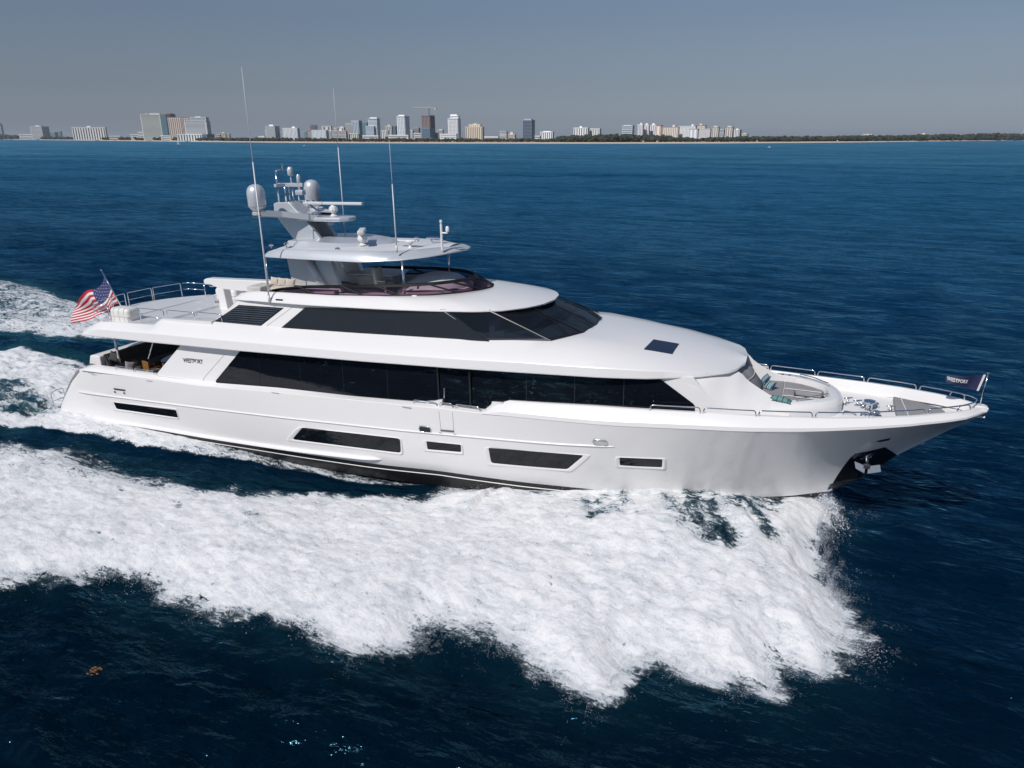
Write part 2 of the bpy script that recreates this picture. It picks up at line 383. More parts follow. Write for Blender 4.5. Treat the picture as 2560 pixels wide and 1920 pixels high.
both('panel_seam', seam_line(SS([(557, 887), (507.5, 946), (506.5, 953)], 3.17), wallM), SEAM, house)
for a, b in (((1098, 1078.5), (1131, 1081.5)), ((284, 972), (312, 976))):
    q = SS([a, b], HB)
    both('step_plate', lambda s: sheet([(q[0][0], q[0][1] + .03), (q[1][0], q[1][1] + .03), (q[1][0], q[1][1] - .03), (q[0][0], q[0][1] - .03)], hullY, .02, .03, None, None, s), MIR, hull)
for p in ((1097, 1087), (1133, 1091), (287, 980), (310, 983)):
    q = S(*p, HB)
    both('hull_fitting', lambda s: sheet([(q[0] - .05, q[1] - .04), (q[0] + .05, q[1] - .04), (q[0] + .05, q[1] + .04), (q[0] - .05, q[1] + .04)], hullY, .02, .03, None, None, s), CHR, hull)
for p in ((230, 932), (375, 951), (690, 981), (1018, 1017)):      # recessed vents along the cap
    q = S(*p, Bs)
    for s in (-1, 1):
        bm = bmesh.new(); bbox(bm, q[0] - .18, q[0] + .18, min(s * (Bs(q[0]) + .035), s * (Bs(q[0]) + .05)), max(s * (Bs(q[0]) + .035), s * (Bs(q[0]) + .05)), q[1] - .02, q[1] + .0); Y('scupper_slot', bm, SEAM, hull)
def oval(cx, cz, a, b, n=10):
    r = b; L = []
    for k in range(n + 1): t = -math.pi / 2 + math.pi * k / n; L.append((cx + a - r + r * math.cos(t), cz + r * math.sin(t)))
    for k in range(n + 1): t = math.pi / 2 + math.pi * k / n; L.append((cx - a + r + r * math.cos(t), cz + r * math.sin(t)))
    return L
for (px, py, fill) in ((1059, 1076, BLKP), (1496, 1113, PALE)):
    q = S(px, py, HB)
    def ringf(s):
        bm = bmesh.new(); o = oval(q[0], q[1], .24, .115); tube(bm, [(x, s * (hullY(x, z) + .01), z) for x, z in o + o[:1]], .02, 6); return bm
    both('hawse_ring', ringf, CHR, hull, smooth=True)
    both('hawse_opening', lambda s: sheet(oval(q[0], q[1], .23, .105), hullY, .01, .03, None, None, s), fill, hull)
# hull windows
def hullwin(outer, inner):
    o = SS(outer, lambda x: hullY(x, 1.5)); i = SS(inner, lambda x: hullY(x, 1.5))
    # settle on the real curved side
    def fix(pts):
        r = []
        for px, py in pts:
            z = 1.5
            for _ in range(12):
                x, z2 = S(px, py, lambda xx, z=z: hullY(xx, z)); z = z2
            r.append((x, z))
        return r
    o, i = fix(outer), fix(inner)
    def fr(s):
        bm = bmesh.new(); n = len(o)
        V = lambda p, off: bm.verts.new((p[0], s * (hullY(*p) + off), p[1]))
        a = [V(p, .002) for p in o]; cxy = (sum(p[0] for p in i) / n, sum(p[1] for p in i) / n)
        m1 = [V((p[0] * .85 + q[0] * .15, p[1] * .85 + q[1] * .15), .03) for p, q in zip(o, i)]; m2 = [V((p[0] * .45 + q[0] * .55, p[1] * .45 + q[1] * .55), .034) for p, q in zip(o, i)]; c = [V(p, .004) for p in i]
        for r1, r2 in ((a, m1), (m1, m2), (m2, c)):
            for k in range(n): bm.faces.new((r1[k], r1[(k + 1) % n], r2[(k + 1) % n], r2[k]))
        return bm
    for s in (-1, 1):
        f = Y('hull_window', fr(s), W, hull, smooth=True, auto=25)
        Y('pane', sheet(i, hullY, .008, .03, .5, None, s), BG, f)
def rnd(poly, r=.18):                             # soften polygon corners in pixel space of the outline, same count for both loops
    n = len(poly); o = []
    for k in range(n):
        a, p, b = poly[k - 1], poly[k], poly[(k + 1) % n]
        la = math.dist(a, p); lb = math.dist(b, p); ra = min(r, la * .35) / la; rb = min(r, lb * .35) / lb
        q1 = (p[0] + (a[0] - p[0]) * ra, p[1] + (a[1] - p[1]) * ra); q2 = (p[0] + (b[0] - p[0]) * rb, p[1] + (b[1] - p[1]) * rb)
        o += [q1, ((q1[0] + q2[0] + 2 * p[0]) / 4, (q1[1] + q2[1] + 2 * p[1]) / 4), q2]
    return o
hullwin(rnd([(273, 1003), (442, 1021), (449, 1048), (279, 1025)], 4), rnd([(284, 1005), (441, 1026), (446, 1044), (292, 1022)], 3))
hullwin(rnd([(744, 1067), (1004, 1095), (1010, 1138), (712, 1101)], 9), rnd([(757, 1068), (1000, 1096), (1002.5, 1132), (731, 1098)], 6))
hullwin(rnd([(1054, 1101), (1156, 1111), (1160, 1137), (1058, 1127)], 4), rnd([(1066, 1102), (1152, 1111), (1153, 1130), (1069, 1123)], 3))
hullwin(rnd([(1209, 1118), (1480, 1138), (1431, 1180), (1215, 1163)], 8), rnd([(1221, 1118), (1460, 1138), (1418, 1173), (1228, 1157)], 6))
hullwin(rnd([(1537, 1142), (1666, 1146), (1666, 1175), (1538, 1168)], 5), rnd([(1549, 1143), (1656, 1148), (1655, 1168), (1550, 1163)], 3))
# dark anchor plate at the stem, hawse slot
def onhull(pts):
    r = []
    for px, py in pts:
        z = 2.
        for _ in range(30):
            x, z2 = S(px, py, lambda xx, z=z: hullY(xx, z)); z = z * .4 + z2 * .6
        r.append((x, z))
    return r
ap = onhull([(2212, 1118), (2175, 1127), (2138, 1134), (2124, 1146), (2100, 1178), (2081, 1209)])
stem = [(x, zst(x) + .01) for x in (34.3, 34.6, 35.08, 35.64, 36.0)]
both('anchor_plate', lambda s: sheet(ap + stem, hullY, .012, .03, .2, .2, s), mat('dark_bow_plate', (.008, .009, .011), .12), hull, smooth=True, auto=40)
hs_ = onhull([(2190, 1103), (2212, 1098), (2227, 1096), (2222, 1101), (2200, 1105)])
both('hawse_slot', lambda s: sheet(hs_, hullY, .012, .03, None, None, s), BLKP, hull)

# upper deck belt: eave, sloping side, coach roof --------------------------------------------------
Bsl = interp([3, 4, 6, 10, 22, 24.5, 26, 27.5, 29, 30.3, 30.9, 31.22], [2.9, 3.05, 3.0, 2.78, 2.66, 2.45, 2.2, 2.1, 1.8, 1.2, .7, .25])
zsl = interp([3.6, 4.8, 7.8, 8.3, 10.3, 14.2, 17.9, 23, 24.3, 25.2, 26, 27, 28.5, 29.8, 30.8, 31.22], [4.7, 5.14, 5.2, 5.45, 5.54, 5.55, 5.63, 5.80, 5.86, 5.88, 5.90, 5.80, 5.63, 5.46, 5.30, 5.24])
zcr = interp([3.6, 4.6, 8.3, 18.3, 24.7, 27.3, 29.1, 30.2, 31.22], [4.55, 4.86, 4.98, 5.14, 5.38, 5.40, 5.36, 5.26, 5.21])
XE = [3.6, 3.9, 4.3, 4.8, 5.4, 6, 6.6, 7.2, 7.8, 8.0, 8.3, 8.8] + list(np.linspace(9.5, 30, 42)) + [30.3, 30.6, 30.85, 31.05, 31.18, 31.24]
bm = bmesh.new(); rows = []
for x in XE:
    b = Beave(x) if x < 31.2 else .5; e = zeave(x); c = zcr(x); u = zsl(x); us = min(Bsl(x), b - .02)
    crown = np.interp(x, [24.5, 26, 28, 31.2], [0, .06, .14, .05])
    half = [(b - .12, e - .01), (b, e), (b + .015, e + .03), (b - .01, c - .03), (b - .03, c), (b - .03 + (us - b) * .3, c + (u - c) * .42), (us, u)]
    if x > 24.6: half += [(us * .66, u + crown * .55), (us * .33, u + crown * .9), (0, u + crown)]
    else: half += [(us * .9, u - .0 if x > 9 else u - .02), (us * .5, u - (.0 if x > 9 else .04)), (0, u - (.0 if x > 9 else .04))]
    rows.append([(x, -y, z) for y, z in half] + [(x, y, z) for y, z in half[-2::-1]])
grid(bm, rows)
udeck = Y('upper_deck', bm, W, smooth=True, auto=24)
bm = bmesh.new(); rows = []
for x in XE:
    b = (Beave(x) if x < 31.2 else .5) - .11; e = zeave(x) - .012
    rows.append([(x, -b, e), (x, 0, e), (x, b, e)])
grid(bm, rows); Y('soffit', bm, W, udeck)
bm = bmesh.new()                                     # closing face of the overhang, aft
ec = lambda y: .8 * (1 - (y / 3.1) ** 2); ys9 = np.linspace(-3.1, 3.1, 13)
grid(bm, [[(3.60 - ec(y), y, 4.48) for y in ys9], [(3.58 - ec(y), y, 4.60) for y in ys9], [(4.1 - ec(y) * 1.2, y * .98, 4.86) for y in ys9], [(4.78 - ec(y) * 2.1, y * .94, 5.14) for y in ys9], [(5.2, y * .94, 5.12) for y in ys9]]); grid(bm, [[(3.60 - ec(y), y, 4.48) for y in ys9], [(4.4, y, 4.5) for y in ys9]])
Y('aft_edge', bm, W, udeck, smooth=True, auto=30)
# low coaming on the port side of the boat deck
for s in (-1, 1):
    bm = bmesh.new(); t = sheet([(7.7, 5.15), (8.3, 5.50), (11.0, 5.58), (11.0, 5.1), (7.6, 5.1)], lambda x, z: 2.86, .04, .22, .8, None, s); merge(bm, t); Y('coaming', bm, W, udeck)
# hatch on the coach roof
hq = [plane(px, py, z=5.64) for px, py in ((1634, 848), (1698, 859), (1681, 884), (1610, 872))]
def roofz(x, y):
    us = Bsl(x); u = zsl(x); cr = np.interp(x, [24.5, 26, 28, 31.2], [0, .06, .14, .05]); return u + cr * (1 - min(abs(y) / us, 1) ** 1.6)
hx0, hx1 = 28.05, 29.0
bm = bmesh.new(); V = []
hc = []
for px, py in ((1634, 848), (1698, 859), (1681, 884), (1610, 872)):
    z = 5.7
    for _ in range(20): q = plane(px, py, z=z); z = roofz(float(q[0]), float(q[1])) + .025
    hc.append((float(q[0]), float(q[1]), z))
vv = [bm.verts.new(p) for p in hc]; v2 = [bm.verts.new((p[0], p[1], p[2] - .08)) for p in hc]; bm.faces.new(vv)
for k in range(4): bm.faces.new((vv[k], vv[(k + 1) % 4], v2[(k + 1) % 4], v2[k]))
Y('skylight_hatch', bm, mat('blue_hatch_glass', (.012, .022, .045), .12), udeck)

TRIMM = mat('dull_trim', (.30, .29, .28), .5)
# wheelhouse ------------------------------------------------------------------------------------
wh = empty('wheelhouse', parent=yacht)
wallU = lambda x, z: 2.70 - .16 * (z - 5.5)
wu = [(10.9, 5.5), (12.35, 6.5), (12.5, 6.62), (24.0, 6.75), (23.4, 6.6), (25.2, 5.85), (22, 5.7), (15, 5.48)]
uw = [(10.89, 5.50), (12.30, 6.5), (18, 6.65), (21.35, 6.72), (23.05, 5.82), (23, 5.70), (17.9, 5.58), (14.3, 5.5)]
both('side_wall', lambda s: sheet(uw, wallU, 0, .06, .6, None, s), W, wh, smooth=True, auto=30)
WU = lambda x: 2.6
ubot = SS([(703, 822), (800, 830), (900, 836.5), (1050, 845), (1216, 854)], WU); utop = SS([(1119, 783), (1100, 781), (993, 776), (765, 768)], lambda x: 2.5)
utop = [(x, z + .05) for x, z in utop]; ubot[-1] = (23.12, 5.785); utop[0] = (21.42, 6.72)
ub = ubot + utop; ub[-1] = S(765, 768, 2.52)
both('window_frame', lambda s: sheet(ub, wallU, .008, .03, .8, None, s), mat('slate_window_frame', (.06, .065, .075), .4), wh, smooth=True, auto=20)
x0 = S(996, 800, 2.55)[0]
for a, b in ((ub[0][0] - 1, x0), (x0, 26)):
    pl = cut(ub, a, b)
    both('window', lambda s: sheet(pl, wallU, .02, .05, .8, None, s), BG2, wh, smooth=True, auto=20)
# wheelhouse glazing as flat raked panes between corner posts (bottom ring / top ring)
bot = [(23.05, 2.60, 5.80), (25.22, 2.32, 5.90), (25.98, 1.15, 5.93), (26.1, 0, 5.94)]
topr = [(21.25, 2.53, 6.72), (22.95, 2.22, 6.74), (24.02, 1.05, 6.69), (24.22, 0, 6.70)]
def lerp(a, b, t): return tuple(a[k] + (b[k] - a[k]) * t for k in range(3))
def my(p, s): return (p[0], s * p[1], p[2])
for s in (-1, 1):
    for k in range(3):
        a, b, c, d = [Vector(my(p, s)) for p in (bot[k], bot[k + 1], topr[k + 1], topr[k])]
        n = (b - a).cross(d - a).normalized(); n = n if n.dot(Vector((.3, s, .3))) > 0 else -n
        ins = .05
        def P(u, v): return lerp(lerp(a, b, u), lerp(d, c, u), v)
        L = (b - a).length
        uu = (.035, .965); vvv = (.06, .97)
        bm = bmesh.new(); q = [bm.verts.new(P(u, v)) for u, v in ((uu[0], vvv[0]), (uu[1], vvv[0]), (uu[1], vvv[1]), (uu[0], vvv[1]))]; bm.faces.new(q)
        fr = bmesh.new(); o = [fr.verts.new(Vector(P(u, v)) + n * .012) for u, v in ((0, 0), (1, 0), (1, 1), (0, 1))]; i = [fr.verts.new(Vector(P(u, v)) + n * .012) for u, v in ((uu[0], vvv[0]), (uu[1], vvv[0]), (uu[1], vvv[1]), (uu[0], vvv[1]))]
        o2 = [fr.verts.new(Vector(v.co) - n * .05) for v in o]
        for j in range(4):
            fr.faces.new((o[j], o[(j + 1) % 4], i[(j + 1) % 4], i[j])); fr.faces.new((o[j], o[(j + 1) % 4], o2[(j + 1) % 4], o2[j]))
        w_ = Y('windshield', fr, BLKP, wh); Y('pane', bm, WSG, w_)
    # bright strip along the first post
    bm = bmesh.new(); a, b = my(bot[0], s), my(topr[0], s); tube(bm, [(a[0], a[1] + s * .012, a[2]), (b[0], b[1] + s * .012, b[2])], .010, 6); Y('window_trim', bm, TRIMM, wh)
    bm = bmesh.new(); a, b = my(bot[1], s), my(topr[1], s); tube(bm, [(a[0], a[1] + s * .012, a[2]), (b[0], b[1] + s * .012, b[2])], .008, 6); Y('window_trim', bm, TRIMM, wh)
def wiper(a, b, s=1):
    bm = bmesh.new(); a = Vector(a); b = Vector(b); tube(bm, [a, a + (b - a) * .55 + Vector((0, 0, .03)), b], .014, 5); d = (b - a).normalized(); e = b + Vector((.18, 0, -.16)); tube(bm, [b - Vector((.22, 0, -.18)), e], .012, 5)
    tube(bm, [a + Vector((.05, .04, 0)), b], .01, 5); Y('wiper', bm, BLKP, wh)
for s in (-1, 1):
    wiper((25.62, s * 1.75, 5.97), (24.75, s * 1.30, 6.42))
    wiper((26.08, s * .55, 6.0), (25.0, s * .62, 6.5))
bm = bmesh.new(); prism(bm, [(16, 5.35), (24.6, 5.5), (24.6, 5.6), (16, 5.6)], -2.3, 2.3); prism(bm, [(21.2, 5.5), (21.2, 6.6), (21.3, 6.6), (21.3, 5.5)], -2.4, 2.4); Y('wheelhouse_floor', bm, DARKI, wh)
bm = bmesh.new(); prism(bm, [(23.9, 5.5), (23.9, 5.85), (25.3, 5.88), (25.5, 5.5)], -1.9, 1.9, .04); Y('dashboard', bm, mat('dash_cover', (.25, .27, .29), .7), wh)
for yy in (-1.5, 0.2, 1.2):
    bm = bmesh.new(); bbox(bm, 22.7, 22.95, yy - .28, yy + .28, 5.7, 6.3, .05); bbox(bm, 22.85, 23.3, yy - .28, yy + .28, 5.72, 5.88, .05); Y('pilot_seat', bm, PALE, wh)

# vents --------------------------------------------------------------------------------------
vp = SS(Z(440, 680, 6.9125, [(1070, 572), (1848, 625), (1478, 930), (655, 862)]), 2.63)
for s in (-1, 1):
    vt = Y('engine_vent', sheet(vp, wallU, .008, .05, None, None, s), BLKP, wh)
    for k in range(9):
        t0 = (k + .62) / 9.3; L = lerp3 = None
        a = (vp[0][0] + (vp[3][0] - vp[0][0]) * t0 + .06, vp[0][1] + (vp[3][1] - vp[0][1]) * t0); b = (vp[1][0] + (vp[2][0] - vp[1][0]) * t0 - .06, vp[1][1] + (vp[2][1] - vp[1][1]) * t0)
        Y('louvre_slat', sheet([(a[0], a[1] + .014), (b[0], b[1] + .014), (b[0] - .03, b[1] - .014), (a[0] - .03, a[1] - .014)], wallU, .035, .03, None, None, s), MIR, vt)
both('panel_seam', seam_line(SS(Z(440, 680, 6.9125, [(2010, 600), (1510, 985)]), 2.63), wallU), SEAM, wh)

# flybridge brow: the big white cowl -------------------------------------------------------------
Bb = interp([11.9, 12.6, 14, 16, 19, 21, 22.5, 23.4, 24.1, 24.42, 24.52], [2.55, 2.66, 2.72, 2.75, 2.72, 2.62, 2.42, 2.1, 1.4, .75, .3])
zb_ = interp([11.9, 13, 15.5, 19.5, 22.5, 24.5], [6.46, 6.50, 6.52, 6.60, 6.68, 6.74])
Bu = interp([11.9, 13, 14.5, 16.7, 18.9, 20.45, 21.3, 21.85, 22.05], [2.35, 2.42, 2.44, 2.42, 2.28, 1.82, 1.25, .65, .12])
zu = interp([11.9, 12.3, 13, 14.5, 16.7, 18.9, 21, 22.05], [6.50, 6.72, 6.84, 6.88, 6.90, 6.98, 7.02, 7.06])
NB = 40; bm = bmesh.new(); rows = []
for i in range(NB + 1):
    u = i / NB
    # outer (lower) edge station and matching upper edge station
    xo = 11.9 + (24.52 - 11.9) * (1 - (1 - u) ** 1.25); xi = 11.9 + (22.05 - 11.9) * (1 - (1 - u) ** 1.25)
    yo, zo = (Bb(xo) if u < 1 else 0), zb_(xo); yi, zi = (Bu(xi) if u < 1 else 0), zu(xi)
    r = [(xo, yo - .10 if yo > .12 else yo * .5, zo - .03), (xo, yo, zo), (xo + .0, yo + .005, zo + .03)]
    for k in range(1, 7):
        t = k / 6; r.append((xo + (xi - xo) * t, yo + (yi - yo) * t, zo + .03 + (zi - zo - .03) * (1 - (1 - t) ** 1.7)))
    r.append((xi - .05 * u, max(yi - .08, 0), zi - .02)); r.append((xi - .1 * u, max(yi - .1, 0), zi - .35))
    rows.append(r)
allrows = [[(x, -y, z) for x, y, z in r] for r in rows] + [[(x, y, z) for x, y, z in r] for r in rows[:-1][::-1]]
grid(bm, allrows); bmesh.ops.remove_doubles(bm, verts=bm.verts, dist=.0004)
brow = Y('flybridge_cowl', bm, W, smooth=True, auto=30)
bm = bmesh.new(); rows = []
for x in list(np.linspace(11.95, 24.3, 26)): rows.append([(x, -Bb(x) + .1, zb_(x) - .04), (x, 0, zb_(x) - .04), (x, Bb(x) - .1, zb_(x) - .04)])
grid(bm, rows); Y('wheelhouse_roof', bm, W, brow)
bm = bmesh.new(); rows = []
for x in list(np.linspace(12.0, 21.9, 26)): rows.append([(x, -Bu(x) + .09, 6.62), (x, 0, 6.62), (x, Bu(x) - .09, 6.62)])
grid(bm, rows); Y('flybridge_floor', bm, WD, brow)
slot = SS([(690, 747), (707, 748), (707, 751), (690, 750)], 2.68)
both('exhaust_slot', lambda s: sheet(slot, lambda x, z: 2.69, .02, .03, None, None, s), BLKP, brow)
# aft closing wall of cowl
bm = bmesh.new(); prism(bm, [(11.9, 6.45), (12.3, 6.72), (12.6, 6.72), (12.3, 6.45)], -2.4, 2.4); Y('aft_coaming', bm, W, brow)

# tinted screen -----------------------------------------------------------------------------------
Rim = interp([13.8, 15.5, 17, 18.5, 19.6, 20.4, 20.95, 21.2, 21.28], [2.42, 2.36, 2.30, 2.1, 1.8, 1.38, .85, .4, .1])
zrim = interp([13.8, 14.3, 15.5, 17, 19, 21.28], [6.92, 7.02, 7.17, 7.25, 7.34, 7.42])
MATTB = mat('matt_black_frame', (.008, .008, .010), .6, spec=.25)
scr = empty('wind_screen', parent=yacht); NR = 44; lo_, hi_ = [], []
for i in range(NR + 1):
    u = i / NR; f = 1 - (1 - u) ** 1.35
    xo = 13.3 + (22.05 - 13.3) * f; xi = 13.8 + (21.28 - 13.8) * f
    lo_.append((xo, Bu(xo) - .03 if u < 1 else 0, zu(xo) + .005)); hi_.append((xi, Rim(xi) if u < 1 else 0, zrim(xi)))
for s in (-1, 1):
    bm = bmesh.new(); grid(bm, [[my(a, s), my(lerp(a, b, .5), s), my(b, s)] for a, b in zip(lo_, hi_)]); Y('tinted_glass', bm, PUR, scr, smooth=True)
    bm = bmesh.new(); rows = [[my(lerp(a, b, .0), s), my((lerp(a, b, .10)[0], lerp(a, b, .10)[1] + .015, lerp(a, b, .10)[2]), s)] for a, b in zip(lo_, hi_)]; grid(bm, rows); tube(bm, [my(a, s) for a in lo_], .022, 6); Y('lower_frame', bm, MATTB, scr)
    bm = bmesh.new(); rows = []
    for a, b in zip(lo_, hi_):
        q = lerp(a, b, .80); rows.append([my((q[0], q[1] + .015, q[2]), s), my((b[0], b[1] + .03, b[2] + .01), s), my((b[0] - .02, max(b[1] - .08, 0), b[2] + .015), s), my((b[0] - .02, max(b[1] - .08, 0), b[2] - .1), s)])
    grid(bm, rows); Y('rim', bm, MATTB, scr, smooth=True, auto=30)
    for fr_ in (.20, .40, .565, .80, .92):
        i = int(fr_ * NR); a = lo_[min(i + 2, NR)]; b = hi_[max(i - 2, 0)]
        bm = bmesh.new(); tube(bm, [my((a[0], a[1] + .01, a[2]), s), my((b[0], b[1] + .01, b[2]), s)], .033, 6); Y('mullion', bm, MATTB, scr)

# flybridge interior --------------------------------------------------------------------------------
fly = empty('flybridge_furniture', parent=yacht)
bm = bmesh.new(); prism(bm, [(15.4, -2.15), (16.6, -2.1), (16.6, -1.9), (15.4, -1.95)], 6.6, 7.0, 0, 'z'); 
for x0_, x1_, y0_, y1_ in ((14.2, 16.6, -2.2, -1.9), (17.6, 20.0, -2.0, -1.8)): prism(bm, [(x0_, y0_), (x1_, y0_), (x1_, y1_), (x0_, y1_)], 6.6, 7.02, .02, 'z')
rows = []
for a in np.linspace(-1.35, 1.35, 17): 
    x = 19.3 + 1.9 * math.cos(a) - .15; y = 1.85 * math.sin(a); rows.append([(x, y, 6.6), (x + .05, y * 1.03, 7.0), (x - .45, y * .8, 7.1), (x - .6, y * .75, 7.0)])
grid(bm, rows); Y('bench_base', bm, W, fly, smooth=True, auto=30)
bm = bmesh.new(); rows = []                                     # covered console
for u in np.linspace(0, 1, 17):
    x = 18.3 + 2.75 * u; hw = 1.15 * math.sin(math.pi * (.10 + .82 * u)) ** .6; hz = float(np.interp(u, [0, .12, .3, .45, .75, .92, 1], [.12, .40, .66, .78, .76, .60, .2]))
    rows.append([(x, hw * math.cos(a), 6.74 + hz * max(0, math.sin(a)) ** .6) for a in np.linspace(0, math.pi, 17)])
grid(bm, rows); Y('covered_console', bm, CANV, fly, smooth=True)
bm = bmesh.new(); prism(bm, [(15.9, .3), (17.2, .3), (17.2, 1.5), (15.9, 1.5)], 6.62, 7.15, .05, 'z'); Y('bar_base', bm, PALE, fly)
bm = bmesh.new(); prism(bm, [(15.4, .2), (17.6, .2), (17.8, .9), (17.5, 1.7), (15.4, 1.7)], 7.18, 7.23, .015, 'z'); Y('bar_top', bm, SILVD, fly)
for q_ in ((12.2, 15.8, 1.2, 2.1, 6.62, 6.95), (12.3, 13.0, -2.1, -1.2, 6.62, 6.93), (18.0, 19.0, 1.5, 1.9, 6.62, 7.05)): bm = bmesh.new(); bbox(bm, *q_, .05); Y('sofa', bm, PALE, fly)
def helm_chair(px, py):
    x, y = 17.75, -.5
    t = empty('helm_seat', parent=fly); t.location = (x, y, 6.66)
    bm = bmesh.new(); lathe(bm, [(.17, 0), (.16, .03), (.05, .05), (.05, .30)], n=12); Y('pedestal', bm, CHR, t, smooth=True, auto=40)
    bm = bmesh.new(); bbox(bm, -.25, .28, -.27, .27, .30, .44, .06); Y('seat', bm, PALE, t, smooth=True, auto=50)
    bm = bmesh.new(); bbox(bm, -.34, -.18, -.27, .27, .38, 1.0, .07, 3); bmesh.ops.rotate(bm, verts=bm.verts, cent=(-.26, 0, .4), matrix=Matrix.Rotation(-.14, 3, 'Y')); Y('backrest', bm, PALE, t, smooth=True, auto=50)
    bm = bmesh.new(); bbox(bm, -.2, .2, -.33, -.27, .5, .56, .02); bbox(bm, -.2, .2, .27, .33, .5, .56, .02); Y('armrest', bm, PALE, t)
helm_chair(0, 0)
bm = bmesh.new()
rows = [[(13.75 + .62 * math.cos(a) * r_, -1.35 + .75 * math.sin(a) * r_, 6.80 + h_) for a in np.linspace(0, 2 * math.pi, 21)] for r_, h_ in ((1.0, 0), (1.03, .07), (.95, .12), (0.01, .12))]
grid(bm, rows); Y('aft_sunpad', bm, CREAM, fly, smooth=True)

# hardtop --------------------------------------------------------------------------------------
Bh = interp([13.05, 13.3, 14, 15.5, 18, 19.4, 20.2, 20.7, 21.0, 21.15], [1.7, 1.95, 2.1, 2.2, 2.2, 1.95, 1.5, 1.0, .5, .06])
zh = interp([13.05, 14, 17.9, 19.4, 20.5, 21.15], [8.10, 8.12, 8.13, 8.22, 8.33, 8.42])
ht = empty('hardtop', parent=yacht); bm = bmesh.new(); bt = bmesh.new(); rows, rt = [], []
for x in [13.02, 13.12, 13.3, 13.6] + list(np.linspace(14, 20, 20)) + [20.2, 20.4, 20.6, 20.8, 20.95, 21.08, 21.15]:
    b = Bh(x) if x > 13.05 else 1.6; z = zh(x); top_ = np.interp(x, [13.0, 13.4, 14.5, 19.3, 20.6, 21.15], [8.14, 8.34, 8.44, 8.50, 8.55, 8.44]); top_ = max(top_, z + .012)
    ty = max(b - np.interp(x, [13, 14, 18, 19.5, 20.3, 21.15], [.25, .18, .25, .55, .9, .06]), 0)
    half = [(0, z - .02), (b * .8, z - .02), (b - .03, z - .01), (b, z + .01), (b - .01, z + .04), (b - (b - ty) * .45, z + (top_ - z) * .68), (ty, top_)]
    rows.append([(x, -y, q) for y, q in half] + [(x, y, q) for y, q in half[::-1]])
    if 13.3 < x < 20.75: cr = .09 * min(1, ty); rt.append([(x, -ty * k, top_ + .004 + cr * (1 - k * k)) for k in (1, .97, .7, .35, 0)] + [(x, ty * k, top_ + .004 + cr * (1 - k * k)) for k in (.35, .7, .97, 1)])
grid(bm, rows); Y('hardtop_shell', bm, SILV, ht, smooth=True, auto=25)
grid(bt, rt); Y('roof_panel', bt, SILVD, ht, smooth=True, auto=30)
bm = bmesh.new(); rows = []                                      # raised plinth under the mast
for x, hw, hz in ((13.5, .5, 8.5), (13.9, 1.2, 8.66), (15, 1.45, 8.68), (16.2, 1.4, 8.66), (17.2, 1.0, 8.62), (18.0, .4, 8.58)):
    rows.append([(x, -hw - .25, 8.46), (x, -hw, hz), (x, 0, hz + .02), (x, hw, hz), (x, hw + .25, 8.46)])
grid(bm, rows); Y('mast_plinth', bm, SILV, ht, smooth=True, auto=35)
for s in (-1, 1):
    bm = bmesh.new(); prism(bm, [(13.62, 8.14), (14.45, 8.14), (15.35, 6.7), (13.8, 6.7)], *sorted((s * .95, s * 1.12)), .02); Y('support_leg', bm, SILV, ht)
    bm = bmesh.new(); prism(bm, [(14.78, 8.12), (15.55, 8.12), (15.98, 6.7), (15.25, 6.7)], *sorted((s * .72, s * .95)), .02); Y('support_leg', bm, SILV, ht)
    bm = bmesh.new(); tube(bm, [(14.45, s * 1.02, 8.12), (15.3, s * 1.02, 6.72)], .17, 14); Y('support_leg', bm, SILV, ht, smooth=True)
    bm = bmesh.new(); tube(bm, [(19.35, s * 1.75, 8.2), (19.38, s * 1.75, 6.7)], .045, 10); Y('support_post', bm, CHR, ht, smooth=True)
    bm = bmesh.new(); tube(bm, [(13.2, s * 1.8, 8.12), (13.3, s * 1.95, 6.75)], .022, 8); Y('support_post', bm, CHR, ht, smooth=True)

# radar mast ---------------------------------------------------------------------------------------
mast = empty('radar_mast', parent=yacht)
for s in (-1, 1):
    bm = bmesh.new(); prism(bm, [(12.86, 10.0), (13.0, 10.05), (13.62, 10.06), (14.22, 9.52), (15.02, 8.62), (13.66, 8.62), (12.84, 9.62)], *sorted((s * .42, s * .60)), .025); Y('mast_side', bm, SILV, mast)
bm = bmesh.new(); prism(bm, [(12.86, 9.98), (13.0, 10.03), (13.5, 10.04), (14.0, 9.55), (14.3, 8.62), (13.7, 8.62), (12.86, 9.62)], -.42, .42); Y('mast_core', bm, SILV, mast)
bm = bmesh.new(); prism(bm, [(x, y) for x, y in [(14.0, -.62), (15.2, -.62), (15.9, -.5), (16.15, -.25), (16.2, 0), (16.15, .25), (15.9, .5), (15.2, .62), (14.0, .62)]], 9.34, 9.50, .04, 'z'); Y('radar_platform', bm, SILV, mast, smooth=True, auto=30)
